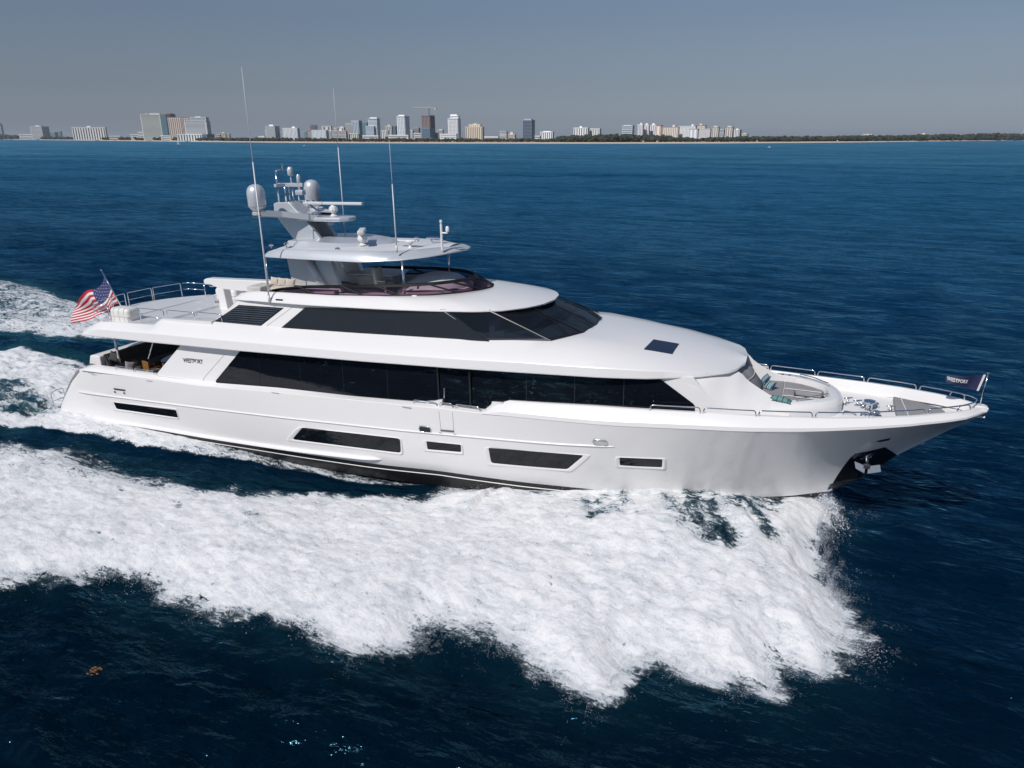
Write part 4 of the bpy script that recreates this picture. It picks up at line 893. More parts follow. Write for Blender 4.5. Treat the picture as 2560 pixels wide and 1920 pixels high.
FPa = np.array(FP)                              # sag and folds of the cloth, in the (x, z) plane of the wind
def flagpt(u, v):                             # u along the fly, v 0 top .. 1 bottom of hoist
    a = min(u * 6, 5.9999); b = min(v * 3, 2.9999); i, j = int(a), int(b); fa_, fb_ = a - i, b - j; sm3 = lambda q: q
    def row(jj):
        def P_(k): return FPa[jj][min(max(k, 0), 6)]
        p0, p1, p2, p3 = P_(i - 1), P_(i), P_(i + 1), P_(i + 2); t_ = fa_
        return .5 * ((2 * p1) + (-p0 + p2) * t_ + (2 * p0 - 5 * p1 + 4 * p2 - p3) * t_ ** 2 + (-p0 + 3 * p1 - 3 * p2 + p3) * t_ ** 3)
    q = row(j) * (1 - fb_) + row(min(j + 1, 3)) * fb_
    rip = .15 * math.sin(7.5 * u + 3.4 * v + .4) * min(1, u * 3) + .05 * math.sin(15 * u - 5 * v)
    return np.array([q[0], -.3 + rip, q[1]])
fl = onboat('ensign_flag', (2.6, -.3, 5.1)); tag(fl, 'rippling flag with red and white stripes and starry navy canton at the stern', 'flag')
def fgrid(u0, u1, v0, v1, nu, nv, off=0):
    rows = []
    for i in range(nu + 1):
        r = []
        for j in range(nv + 1):
            u = u0 + (u1 - u0) * i / nu; v = v0 + (v1 - v0) * j / nv; p = flagpt(u, v)
            r.append(tuple(p - np.array([2.6, -.3, 5.1]) + np.array([0, off, 0])))
        rows.append(r)
    return rows
for k in range(13):
    bm = bmesh.new(); u0 = .40 if k < 7 else 0
    grid(bm, fgrid(u0, 1, k / 13, (k + 1) / 13, 40, 3)); bobj('red_stripe' if k % 2 == 0 else 'white_stripe', bm, RED if k % 2 == 0 else WHT, fl, smooth=True)
bm = bmesh.new(); grid(bm, fgrid(0, .40, 0, 7 / 13, 20, 12)); cn = bobj('canton', bm, NAVY, fl, smooth=True)
bm = bmesh.new()
for r in range(9):
    for c in range(6 if r % 2 == 0 else 5):
        u = .40 * ((c + .5 + (0 if r % 2 == 0 else .5)) / 6); v = 7 / 13 * (r + .7) / 9.4
        ring = []
        for side in (-1, 1):
            vs = []
            for q in range(10):
                a = q * math.pi / 5; rr = .016 if q % 2 == 0 else .0075
                p = flagpt(u + rr * math.sin(a) * .55, v - rr * math.cos(a)) - np.array([2.6, -.3, 5.1]) + np.array([0, side * .008, 0]); vs.append(bm.verts.new(tuple(p)))
            bm.faces.new(vs)
bobj('stars', bm, WHT, cn)
# bow burgee
PEN = mat('burgee_navy', (.012, .016, .06), .7)
fb = onboat('bow_pennant', (37.96, 0, 4.43)); tag(fb, 'dark navy pennant with white lettering flying from the jack staff at the bow', 'flag')
def penpt(u, v):                              # u 0 hoist .. 1 fly; v 0 bottom .. 1 top
    h = .52 * (1 - u) + .19 * u; return np.array([-.03 - .98 * u - .10 * (1 - v) * (1 - u), .05 * math.sin(6 * u + 1.5 * v) * min(1, 3 * u), .44 + .20 * u + h * v - .02 * math.sin(3 * u)])
bm = bmesh.new(); grid(bm, [[tuple(penpt(u, v)) for v in np.linspace(0, 1, 7)] for u in np.linspace(.06, 1, 28)]); pc = bobj('pennant_cloth', bm, PEN, fb, smooth=True)
bm = bmesh.new(); grid(bm, [[tuple(penpt(u, v)) for v in np.linspace(0, 1, 7)] for u in (0, .03, .06)]); bobj('hoist_band', bm, WHT, fb, smooth=True)
for s in (-1, 1):
    def plc(u, v, s=s):
        uu_ = .98 - u / .98 if s < 0 else .38 + u / .98
        p = penpt(uu_, .5); return (p[0], p[1] + s * .012, p[2] - .05 + v)
    bobj('pennant_lettering', lettering('WESTPORT', .58, .115, plc, s), WHT, pc)
# anchor stowed in the bow plate
def anchor(s, label):
    cx, cz = 35.12, 2.52; y = s * (hullY(cx, cz) + .06)
    t = tag(onboat('stowed_anchor', (cx, y, cz)), label, 'anchor'); t.scale = (.78, .78, .78)
    R_ = Matrix.Rotation(.5 * s, 4, 'Z')
    bm = bmesh.new(); tube(bm, [(-.12, 0, .45), (0, .0, .05), (.04, -s * -.03, -.25)], [.05, .055, .07], 8); bobj('shank', bm, CHR, t, smooth=True)
    for d in (-1, 1):
        bm = bmesh.new(); a = [(.03 + d * .05, -.30), (.03 + d * .46, -.17), (.03 + d * .46 + .07, -.44), (.03 + d * .06, -.60)]
        vs = [bm.verts.new((x, s * .10, z)) for x, z in a]; v2_ = [bm.verts.new((x, s * .15, z - .01)) for x, z in a]; bm.faces.new(vs); bm.faces.new(v2_[::-1])
        for k in range(4): bm.faces.new((vs[k], vs[(k + 1) % 4], v2_[(k + 1) % 4], v2_[k]))
        bobj('fluke', bm, mat('galvanised_fluke', (.45, .50, .56), .35, metal=.6), t)
    bm = bmesh.new(); bbox(bm, -.1, .16, *sorted((0, s * .16)), -.42, -.22, .03); bobj('crown', bm, mat('anchor_crown', (.12, .12, .13), .3, metal=.8), t)
    bm = bmesh.new(); prism(bm, [(-.42, .28), (.22, .52), (.30, .40), (.18, .1), (-.2, -.1), (-.3, .0)], *sorted((-s * .05, s * .02)), .01); bobj('pocket_plate', bm, MIR, t)
anchor(-1, 'steel anchor with two flat flukes folded against the starboard bow')
# ================================================================== THE SEA
rng = np.random.default_rng(7)
def vnoise(x, y, seed=0):                       # smooth lattice noise, -1..1
    xi = np.floor(x).astype(np.int64); yi = np.floor(y).astype(np.int64); fx = x - xi; fy = y - yi
    def h(a, b):
        n = (a * 374761393 + b * 668265263 + seed * 1442695041) & 0xFFFFFFFF
        n = ((n ^ (n >> 13)) * 1274126177) & 0xFFFFFFFF; n = n ^ (n >> 16); return (n & 0xFFFF) / 32767.5 - 1
    u = fx * fx * (3 - 2 * fx); v = fy * fy * (3 - 2 * fy)
    return (h(xi, yi) * (1 - u) + h(xi + 1, yi) * u) * (1 - v) + (h(xi, yi + 1) * (1 - u) + h(xi + 1, yi + 1) * u) * v
def fbm(x, y, oct=4, seed=0, gain=.5):
    s = np.zeros_like(x); a = 1; t = 0
    for o in range(oct): s += a * vnoise(x * 2 ** o + 17.3 * o, y * 2 ** o - 9.1 * o, seed + o); t += a; a *= gain
    return s / t
def sdist(px_, py_, poly):                      # signed distance, positive inside
    P_ = np.array(poly, float); n = len(P_); d2 = np.full(px_.shape, 1e18); ins = np.zeros(px_.shape, bool)
    for i in range(n):
        a, b = P_[i], P_[(i + 1) % n]; e = b - a; wx_, wy_ = px_ - a[0], py_ - a[1]
        t = np.clip((wx_ * e[0] + wy_ * e[1]) / max(e @ e, 1e-9), 0, 1); dx, dy = wx_ - e[0] * t, wy_ - e[1] * t
        d2 = np.minimum(d2, dx * dx + dy * dy)
        c = (a[1] > py_) != (b[1] > py_)
        with np.errstate(divide='ignore', invalid='ignore'): xx = a[0] + (py_ - a[1]) / (b[1] - a[1]) * e[0] if b[1] != a[1] else np.full(py_.shape, 1e9)
        ins ^= c & (px_ < xx)
    d = np.sqrt(d2); return np.where(ins, d, -d)
def SEAS(pts, z=SEA): return [tuple(sea_at(a, b, z)[:2]) for a, b in pts]
sm = lambda x: np.clip(x, 0, 1) ** 2 * (3 - 2 * np.clip(x, 0, 1))

outer = [(2062, 1262), (2063, 1293), (2048, 1340), (2040, 1370), (2042, 1410), (2050, 1447), (2079, 1486), (2094, 1530), (2118, 1578), (2085, 1630), (2060, 1690), (2030, 1678), (1985, 1662), (1948, 1648), (1918, 1672), (1942, 1738), (1900, 1722), (1863, 1702), (1766, 1690), (1728, 1686), (1690, 1668), (1660, 1648), (1566, 1650), (1545, 1690), (1520, 1735), (1470, 1728), (1400, 1706), (1330, 1660), (1250, 1592), (1194, 1568), (1080, 1557), (1045, 1582), (1020, 1606), (944, 1624), (895, 1609), (814, 1590), (722, 1563), (673, 1541), (543, 1525), (450, 1490), (401, 1490), (347, 1443), (271, 1433), (184, 1446), (108, 1438), (0, 1446), (-160, 1450), (-500, 1420), (-900, 1330)]
inner = [(-900, 1150), (-300, 1130), (0, 1112), (100, 1118), (179, 1112), (204, 1124), (242, 1149), (321, 1184), (385, 1203), (480, 1215), (575, 1220), (670, 1225), (845, 1236), (953, 1236), (1062, 1247), (1134, 1232), (1206, 1236), (1260, 1230), (1351, 1228), (1405, 1228)]
MAIN = SEAS(outer) + SEAS(inner) + [(24.5, -2.6), (26.5, -1.9), (29, -1.3), (31.5, -.7), (33.5, -.1), (34.3, -.3)]
SIDE = SEAS([(-900, 1085), (-200, 1066), (100, 1072), (179, 1084), (258, 1097), (337, 1116), (416, 1131), (511, 1145), (606, 1154), (701, 1167), (800, 1183), (903, 1202), (1062, 1214), (1200, 1216)]) + [(22, -2.3), (15, -2.5), (5, -2.6), (-.5, -2.6), (-1.0, -1.0), (-26, -2.0)]
PORT = SEAS([(-700, 690), (-200, 690), (0, 697), (60, 705), (150, 735), (250, 775), (330, 790)]) + [(14, 9.2), (24, 6.8), (31, 3.2), (34.2, .3), (33, .3), (24, 2.5), (19, 4.2), (12, 6.0)] + SEAS([(400, 842), (300, 850), (220, 850), (130, 845), (60, 838), (0, 835), (-200, 850), (-700, 900)])
STERN = SEAS([(-900, 900), (-300, 868), (0, 868), (60, 866), (130, 880), (200, 892), (260, 915)]) + [(1.5, 3.2), (.2, 2.8), (.2, -3.0)] + SEAS([(60, 1062), (-200, 1060), (-900, 1075)])
TEAL = SEAS([(-150, 1040), (-60, 985), (10, 960), (30, 945), (60, 955), (95, 980), (140, 1010), (150, 1042), (110, 1045), (60, 1048), (0, 1050)])
HO1 = SEAS([(1425, 1262), (1480, 1238), (1560, 1245), (1610, 1290), (1570, 1325), (1470, 1318)], 1.0)
HO2 = SEAS([(1635, 1262), (1700, 1248), (1790, 1290), (1880, 1375), (1850, 1405), (1740, 1375), (1650, 1325)], 1.1)
HO3 = SEAS([(1700, 1222), (1800, 1236), (1890, 1280), (1950, 1345), (1915, 1352), (1830, 1300), (1740, 1256)], 1.3)
THIN = SEAS([(1560, 1203), (1660, 1196), (1800, 1212), (1970, 1228), (1960, 1290), (1890, 1275), (1800, 1240), (1700, 1222), (1600, 1214)], 1.45)
DARK1 = SEAS([(-900, 905), (0, 842), (120, 850), (230, 856), (420, 850), (420, 870), (240, 888), (120, 872), (0, 862), (-900, 960)])
TEAL2 = SEAS([(60, 925), (90, 915), (150, 925), (200, 940), (230, 925), (200, 910), (120, 905), (70, 910)])

def tail(poly, a, b, d=55):                      # carry an edge on astern beyond the last seen point
    p, q = np.array(poly[a]), np.array(poly[b]); u = (q - p) / np.linalg.norm(q - p); u = u if u[0] < 0 else -u; u = u * .55 + np.array([-1, 0]) * .45; return tuple(q + u / np.linalg.norm(u) * d)
n_o = len(outer); MAIN = MAIN[:n_o] + [tail(MAIN, n_o - 2, n_o - 1), tail(MAIN, n_o + 1, n_o)] + MAIN[n_o:]
SIDE = [tail(SIDE, 1, 0)] + SIDE + [(-75, -1.5)]; PORT = [tail(PORT, 1, 0)] + PORT + [tail(PORT, -2, -1)]; STERN = [tail(STERN, 1, 0)] + STERN + [tail(STERN, -2, -1)]
contact = interp([-30, -6, 0, 4.7, 7.2, 9.5, 13.8, 16.6, 19.4, 22.5, 24.5, 26.9, 28.2, 29.5, 30.8, 32.3, 33.3, 34.2, 35.2, 38], [.25, .28, .42, .56, .48, .38, .22, .10, .12, .50, .85, 1.24, 1.48, 1.58, 1.52, 1.38, 1.45, 1.15, .35, .25])
contact_v = lambda x: np.interp(x, [-30, -6, 0, 4.7, 7.2, 9.5, 13.8, 16.6, 19.4, 22.5, 24.5, 26.9, 28.2, 29.5, 30.8, 32.3, 33.3, 34.2, 35.2, 38], [.25, .28, .42, .56, .48, .38, .22, .10, .12, .50, .85, 1.24, 1.48, 1.58, 1.52, 1.38, 1.45, 1.15, .35, .25])
Bwl = lambda x: np.interp(x, [-1, 0, 4, 10, 15, 19, 22, 24, 28, 31, 33, 34.3], [0, 3.0, 3.1, 3.15, 3.1, 2.95, 2.72, 2.5, 1.9, 1.25, .55, 0])

K = 120; wl = np.exp(rng.uniform(math.log(.42), math.log(8.5), K)); base_ang = math.atan2(-hv[1], -hv[0]) + math.radians(-22)
wang = base_ang + rng.normal(0, .52, K); wph = rng.uniform(0, 2 * math.pi, K); wk = 2 * math.pi / wl
wsl = .030 * np.where(wl > 4, (4 / wl) ** 1.0, 1) * rng.uniform(.5, 1.4, K); wamp = wsl * wl / (2 * math.pi) * 1.0
def sea(xg, yg, spacing):
    x, y = xg, yg
    z = np.full(x.shape, SEA); dxx = np.zeros_like(x); dyy = np.zeros_like(x)
    for k in range(K):
        fade = sm((wl[k] / spacing - 2.2) / 3)
        if fade.max() <= 0: continue
        c, s_ = math.cos(wang[k]), math.sin(wang[k]); ph = wk[k] * (x * c + y * s_) + wph[k]; sn = np.sin(ph)
        z += wamp[k] * fade * sn; q = .7 * wamp[k] * fade * np.cos(ph); dxx += q * c; dyy += q * s_
    gust = .75 + .5 * fbm(x / 35, y / 20, 3, 91); z = SEA + (z - SEA) * gust
    near = (np.abs(x + 18) < 62) & (np.abs(y) < 60)
    F_ = np.zeros_like(x); A_ = np.zeros_like(x); H = np.zeros_like(x); calm = np.ones_like(x)
    xn, yn = x[near], y[near]
    wob = .35 * fbm(xn / 1.6, yn / 1.6, 4, 3) + .25 * fbm(xn / .5, yn / .5, 3, 5)
    dM = sdist(xn, yn, MAIN); dS = sdist(xn, yn, SIDE); dP = sdist(xn, yn, PORT); dT = sdist(xn, yn, STERN)
    dTe = np.maximum(sdist(xn, yn, TEAL), sdist(xn, yn, TEAL2)); dD = sdist(xn, yn, DARK1)
    stbd = yn < 0
    out = np.where(stbd, -yn, yn) - Bwl(xn); cz = contact_v(xn) - SEA
    wd = np.interp(xn, [-5, 5, 15, 20, 25, 30, 34], [2.0, 1.3, .9, 1.0, 2.2, 3.4, 2.2])
    h = cz * np.exp(-(np.maximum(out, 0) / wd) ** 2) * sm((xn + 14) / 12) * sm((35.6 - xn) / 1.5)
    ca, sa = math.cos(math.radians(-66)), math.sin(math.radians(-66)); u1 = xn * ca + yn * sa; v1 = -xn * sa + yn * ca
    # trough beside the hull and thrown-up outer mass
    tro = -.22 * np.exp(-((out - 2.0) / 1.3) ** 2) * sm((xn + 6) / 8) * sm((24 - xn) / 4)
    eM = sm((dM + wob * .8) / 1.1)
    fsp = 1; bulk = np.interp(xn, [-20, 0, 12, 22, 28, 32, 34.5], [.15, .28, .40, .55, .80, 1.05, .9])
    ridge = bulk * eM * (.55 + .45 * sm((dM) / 2.5)) * np.where(xn > 23, sm((out - .3) / 2.5) * .75 + .25, 1)
    blend = sm((xn - 19) / 5) * stbd; fineB = fbm(v1 / .20, u1 / .75, 4, 133)
    bil = (1 - np.abs(fbm(xn / 1.25, yn / .9, 4, 21))) - .72; fine = fbm(xn / .42, yn / .30, 4, 33) * (1 - .65 * blend) + fineB * .75 * blend; fin2 = fbm(xn / .16, yn / .13, 2, 47)
    amp = np.interp(xn, [-20, 10, 25, 33], [.5, .6, .8, .9])
    hM = ridge + eM * amp * (.08 * bil + .12 * fine + .11 * fin2)
    # water sheet peeling off the forebody: thinner, pulled into streaks running aft and outboard
    # water sheet peeling off the forebody, torn into streaks that run outboard
    ha = np.maximum(np.maximum(sdist(xn, yn, HO1), sdist(xn, yn, HO2)), sdist(xn, yn, HO3)); th = sdist(xn, yn, THIN)
    streak = fbm(v1 / .30, u1 / .95, 4, 61, .6)
    sheet_ = sm((ha + .45 + .5 * fbm(xn / .7, yn / .7, 3, 8)) / .9) * stbd; thin_ = sm((th + .15 + .25 * streak) / .35) * stbd
    wdt = 1.15 + 1.1 * np.clip(fbm(xn / 3.1, yn / 3.1, 2, 301) + .15, 0, 1); Fm = np.where(dM > -2.6, sm((dM + wob * 1.2 + wdt * .62) / wdt), 0)
    dens = 1.0 - sheet_ * (.40 + .70 * streak) - .42 * thin_ * (1 - sheet_) * (1 + .3 * streak)
    wisp = np.interp(xn, [-25, -5, 4, 12], [.30, .18, .10, 0]) * (1 + fbm(xn / 4, yn / 1.5, 3, 71)); infl = sm((3.2 - dM) / 3.2) * sm((-yn - 4) / 1) * sm((12 - xn) / 6) * (yn > -9.5)
    dens = dens - wisp - .30 * infl
    hole = sm((fbm(xn / 1.5, yn / .45, 4, 83) - .50) / .12) * sm((22 - xn) / 6) * sm((dM - .5) / 1); dens = dens - .35 * hole
    F1 = Fm * dens
    eS = sm((dS + wob * .35 + .1) / .30) * stbd; F2 = eS * np.interp(xn, [-20, 0, 6, 9.5, 12, 17, 21], [.9, .95, .95, .80, .62, .58, .45]) * (1 + .15 * fbm(xn / 2.5, yn / .3, 3, 77))
    F3 = sm((dP + wob * 1.4 + .2) / 1.1) * (.80 + .22 * fbm(xn / 5, yn / 1.6, 4, 15)) * np.interp(dP, [0, 1.5, 5], [.95, .92, .75])
    F4 = sm((dT + wob * .7) / .8) * (.93 + .12 * fbm(xn / 2, yn / .9, 4, 19))
    Fn = np.maximum(np.maximum(F1, F2), np.maximum(F3, F4)); Fn = Fn * (1 - (.50 + .55 * fbm(xn / .8, yn / .35, 4, 55)).clip(0, 1) * sm((dTe + .2 + wob * .6) / .8)) * (1 - .8 * sm((dD + wob * .6) / .6))
    Fn = Fn * (.25 + .75 * sm((xn + 62) / 45)) * sm((xn + 74) / 12)
    edge = sm((np.maximum(np.maximum(dM, dP), dT) + 2.2) / 2.2)
    an = np.clip(.8 * sm((np.maximum(dP, dT) + 1.6) / 2) * (1 - .4 * sm(dD)) + 1.0 * sm((dTe + .4) / .6) + .18 * edge + .12 * sheet_, 0, 1)
    h += tro + hM * (1 - .25 * sheet_ - .6 * thin_ * (1 - sheet_)) + sheet_ * .16 * streak
    h += sm((dS + .1) / .35) * stbd * (.08 + .08 * fine + .04 * bil) * sm((15 - xn) / 6)
    h += sm((dT) / 1.5) * (.18 + .32 * bil + .14 * fine) * sm((2 - xn) / 3) + sm(dP / 2.5) * (.55 * np.exp(-((dP - 2.0) / 2.2) ** 2) + .22 * bil + .08 * fine)
    calm_n = 1 - .65 * np.exp(-(np.maximum(out, 0) / 2.5) ** 2) * sm((xn + 5) / 5) * sm((35 - xn) / 2) * (1 - eM) - .35 * eM
    H[near] = h; F_[near] = Fn; A_[near] = an; calm[near] = calm_n
    z = SEA + (z - SEA) * calm + H
    return x + dxx * calm, y + dyy * calm, z, F_, A_

def axis(lo, hi, d, far_lo, far_hi, g=1.027):
    m = list(np.arange(lo, hi, d)); s_ = d; x = m[-1]
    while x < far_hi: s_ = min(s_ * g, 900); x += s_; m.append(x)
    s_ = d; x = m[0]; L = []
    while x > far_lo: s_ = min(s_ * g, 900); x -= s_; L.append(x)
    return np.array(L[::-1] + m)
ax = axis(-10, 41, .105, -24000, 24000); ay = axis(-19, 8, .10, -3000, 20000)
X_, Y_ = np.meshgrid(ax, ay, indexing='ij'); sp1 = np.gradient(ax)[:, None] * np.ones_like(X_); sp2 = np.gradient(ay)[None, :] * np.ones_like(X_)
nx, ny = X_.shape
xs_, ys_, zs_, Fo, Ae = sea(X_.ravel(), Y_.ravel(), np.maximum(sp1, sp2).ravel())
def fast_mesh(name, co, quads=None, tris=None):
    me = bpy.data.meshes.new(name); me.vertices.add(len(co)); me.vertices.foreach_set('co', np.ascontiguousarray(co, np.float32).ravel())
    fa = quads if quads is not None else tris; k = fa.shape[1]; n = len(fa)
    me.loops.add(n * k); me.loops.foreach_set('vertex_index', np.ascontiguousarray(fa, np.int32).ravel())
    me.polygons.add(n); me.polygons.foreach_set('loop_start', np.arange(0, n * k, k, dtype=np.int32)); me.polygons.foreach_set('loop_total', np.full(n, k, np.int32))
    me.polygons.foreach_set('use_smooth', np.ones(n, bool)); me.update(calc_edges=True); return me
ii = np.arange(nx * ny).reshape(nx, ny); Q = np.stack([ii[:-1, :-1], ii[1:, :-1], ii[1:, 1:], ii[:-1, 1:]], -1).reshape(-1, 4)
me = fast_mesh('sea', np.stack([xs_, ys_, zs_], 1), quads=Q)
for nm, arr in (('foam', Fo), ('aer', Ae)):
    at_ = me.attributes.new(nm, 'FLOAT', 'POINT'); at_.data.foreach_set('value', arr.astype(np.float32))
# sea material
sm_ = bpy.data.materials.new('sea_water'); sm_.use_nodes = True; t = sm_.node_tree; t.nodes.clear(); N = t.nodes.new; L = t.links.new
def nd(ty, **kw):
    n = N(ty)
    for k, v in kw.items(): setattr(n, k, v)
    return n
def math_(op, a, b=None, c=None, clamp=False):
    n = nd('ShaderNodeMath', operation=op, use_clamp=clamp)
    for i, v in enumerate((a, b, c)):
        if v is None: continue
        if hasattr(v, 'links'): L(v, n.inputs[i])
        else: n.inputs[i].default_value = v
    return n.outputs[0]
def noise_(vec, scale, detail=4, rough=.55, dist=0):
    n = nd('ShaderNodeTexNoise'); L(vec, n.inputs['Vector']); n.inputs['Scale'].default_value = scale; n.inputs['Detail'].default_value = detail; n.inputs['Roughness'].default_value = rough; n.inputs['Distortion'].default_value = dist; return n.outputs[0]
geo = nd('ShaderNodeNewGeometry'); P0 = geo.outputs['Position']
def mapped(rz, scale):
    m = nd('ShaderNodeMapping'); L(P0, m.inputs[0]); m.inputs['Rotation'].default_value = (0, 0, rz)
    m2 = nd('ShaderNodeMapping'); L(m.outputs[0], m2.inputs[0]); m2.inputs['Scale'].default_value = scale; return m2.outputs[0]
fa = nd('ShaderNodeAttribute', attribute_name='foam').outputs['Fac']; aa = nd('ShaderNodeAttribute', attribute_name='aer').outputs['Fac']
crest = -base_ang                                 # rotate so that x runs along the wave travel
mapped2 = lambda k: mapped(crest, (k, k * .30, k))
mw = mapped(crest, (1, .42, 1)); ms = mapped(0, (.45, 1.25, .8)); mf = mapped(math.radians(12), (.6, 1.3, .8))
n1 = noise_(mw, .55, 4, .6); n2 = noise_(mw, 2.2, 4, .6, .3); n3 = noise_(mw, 7.5, 3, .6)
hgt = math_('ADD', math_('MULTIPLY', n1, .5), math_('ADD', math_('MULTIPLY', n2, .17), math_('MULTIPLY', n3, .035)))
b1 = nd('ShaderNodeBump'); b1.inputs['Strength'].default_value = .8; b1.inputs['Distance'].default_value = 1.0; L(hgt, b1.inputs['Height'])
# foam coverage
g1 = noise_(ms, 1.6, 8, .66, .6); g2 = noise_(mf, 5.5, 6, .65, .8); g3 = noise_(P0, 16, 4, .6)
gg0 = math_('ADD', math_('ADD', math_('MULTIPLY', g1, .40), math_('MULTIPLY', g2, .40)), math_('MULTIPLY', g3, .20)); gg = math_('ADD', .5, math_('MULTIPLY', math_('SUBTRACT', gg0, .5), 1.35))     # about .5 mean, .1 spread
thr = math_('SUBTRACT', .685, math_('MULTIPLY', fa, .40))
cov = math_('MULTIPLY', math_('SUBTRACT', gg, thr), 11.0, clamp=True)
cov = math_('MULTIPLY', cov, math_('MULTIPLY', fa, 6, clamp=True))
# soft milky veil under the lace
veil = math_('MULTIPLY', math_('MULTIPLY', math_('SUBTRACT', fa, .25), .85, clamp=True), math_('MULTIPLY', math_('SUBTRACT', gg, .36), 5, clamp=True), clamp=True)
# water body: streaky noise paints wavelets' sky reflections into the gloss weight
q1_ = noise_(mapped2(.34), 1, 8, .74); q2_ = noise_(mapped2(1.7), 1, 6, .74); q3_ = noise_(mapped(crest, (.035, .012, 1)), 1, 3, .5)
wv = math_('ADD', math_('ADD', math_('MULTIPLY', q1_, .42), math_('MULTIPLY', q2_, .40)), math_('MULTIPLY', q3_, .18))
wd_ = nd('ShaderNodeBsdfDiffuse'); wg_ = nd('ShaderNodeBsdfGlossy'); wg_.inputs['Roughness'].default_value = .10; fr_n = nd('ShaderNodeFresnel'); fr_n.inputs[0].default_value = 1.33; wg_.inputs['Color'].default_value = (.26, .68, .95, 1)
wp = nd('ShaderNodeMixShader'); L(math_('MULTIPLY', fr_n.outputs[0], math_('ADD', .07, math_('MULTIPLY', math_('SUBTRACT', wv, .41), 7.0, clamp=True))), wp.inputs[0]); L(wd_.outputs[0], wp.inputs[1]); L(wg_.outputs[0], wp.inputs[2])
for q_ in (wd_, wg_, fr_n): L(b1.outputs[0], q_.inputs['Normal'])
sepp = nd('ShaderNodeSeparateXYZ'); L(P0, sepp.inputs[0])

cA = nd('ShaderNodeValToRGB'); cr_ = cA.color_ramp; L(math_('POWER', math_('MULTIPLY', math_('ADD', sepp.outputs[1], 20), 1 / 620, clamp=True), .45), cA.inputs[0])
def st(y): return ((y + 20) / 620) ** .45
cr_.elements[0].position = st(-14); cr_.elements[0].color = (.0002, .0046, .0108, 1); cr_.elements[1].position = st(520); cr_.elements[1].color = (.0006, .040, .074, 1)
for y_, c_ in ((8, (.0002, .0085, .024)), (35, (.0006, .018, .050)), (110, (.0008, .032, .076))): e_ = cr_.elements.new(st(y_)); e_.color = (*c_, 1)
cB = nd('ShaderNodeMix', data_type='RGBA'); L(cA.outputs[0], cB.inputs[6]); cB.inputs[7].default_value = (.014, .065, .075, 1); L(math_('MULTIPLY', aa, math_('MULTIPLY', g1, 1.1)), cB.inputs[0])
cC = nd('ShaderNodeMix', data_type='RGBA'); L(cB.outputs[2], cC.inputs[6]); cC.inputs[7].default_value = (.40, .45, .47, 1); L(veil, cC.inputs[0])
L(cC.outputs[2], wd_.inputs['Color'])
rgh = nd('ShaderNodeMapRange'); rgh.inputs['From Min'].default_value = 20; rgh.inputs['From Max'].default_value = 400; rgh.inputs['To Min'].default_value = .10; rgh.inputs['To Max'].default_value = .5; L(sepp.outputs[1], rgh.inputs[0]); L(rgh.outputs[0], wg_.inputs['Roughness'])
fb1 = nd('ShaderNodeBump'); fb1.inputs['Strength'].default_value = .55; fb1.inputs['Distance'].default_value = .12
fh = math_('ADD', math_('MULTIPLY', g2, .7), math_('MULTIPLY', g3, .35)); L(fh, fb1.inputs['Height'])
df = nd('ShaderNodeBsdfPrincipled'); df.inputs['Roughness'].default_value = .75; df.inputs['Specular IOR Level'].default_value = .2; df.inputs['Subsurface Weight'].default_value = 0; 
vs1 = nd('ShaderNodeVectorMath', operation='SCALE'); L(fb1.outputs[0], vs1.inputs[0]); vs1.inputs['Scale'].default_value = .50
vs2 = nd('ShaderNodeVectorMath', operation='ADD'); L(vs1.outputs[0], vs2.inputs[0]); vs2.inputs[1].default_value = (-.02, -.10, .50)
vs3 = nd('ShaderNodeVectorMath', operation='NORMALIZE'); L(vs2.outputs[0], vs3.inputs[0]); L(vs3.outputs[0], df.inputs['Normal'])      # bubbles scatter light sideways, so small slopes shade softly
fc = nd('ShaderNodeMix', data_type='RGBA'); fc.inputs[6].default_value = (.38, .42, .45, 1); fc.inputs[7].default_value = (.725, .72, .725, 1); g5 = noise_(mapped(math.radians(8), (.9, 3.0, 1)), 1.3, 9, .7, .4); L(math_('MULTIPLY', math_('SUBTRACT', math_('ADD', math_('MULTIPLY', math_('ADD', math_('MULTIPLY', gg, .5), math_('MULTIPLY', g5, .5)), .80), math_('MULTIPLY', fa, .20)), .485), 6.5, clamp=True), fc.inputs[0]); L(fc.outputs[2], df.inputs['Base Color'])
mxs = nd('ShaderNodeMixShader'); L(cov, mxs.inputs[0]); L(wp.outputs[0], mxs.inputs[1]); L(df.outputs[0], mxs.inputs[2])
om = nd('ShaderNodeOutputMaterial'); L(mxs.outputs[0], om.inputs[0])
sea_o = link_me('sea', me, sm_); tag(sea_o, 'dark blue choppy sea with white wake', None, None, 'structure')

# droplets thrown off the bow wave and the wake crests
def droplets(name, P_, R_, m, label):
    n = len(P_); co = rng.normal(size=(n, 3, 3)); co /= np.linalg.norm(co, axis=2, keepdims=True)
    co = co * (R_ * 1.35)[:, None, None] * rng.uniform(.7, 1.3, (n, 1, 1)) + P_[:, None, :]; tr = np.arange(3 * n).reshape(n, 1, 3)
    me_ = fast_mesh(name, co.reshape(-1, 3), tris=tr.reshape(-1, 3)); o = link_me(name, me_, m); return tag(o, label, None, None, 'stuff')
SPRAY = bpy.data.materials.new('spray_drops'); SPRAY.use_nodes = True; tq = SPRAY.node_tree; tq.nodes.clear()
qd = tq.nodes.new('ShaderNodeBsdfDiffuse'); qo = tq.nodes.new('ShaderNodeOutputMaterial'); qn = tq.nodes.new('ShaderNodeCombineXYZ')
qn.inputs[0].default_value, qn.inputs[1].default_value, qn.inputs[2].default_value = -.10, -.35, .93       # a drop lit from within scatters like the mist round it, whatever way its facet faces
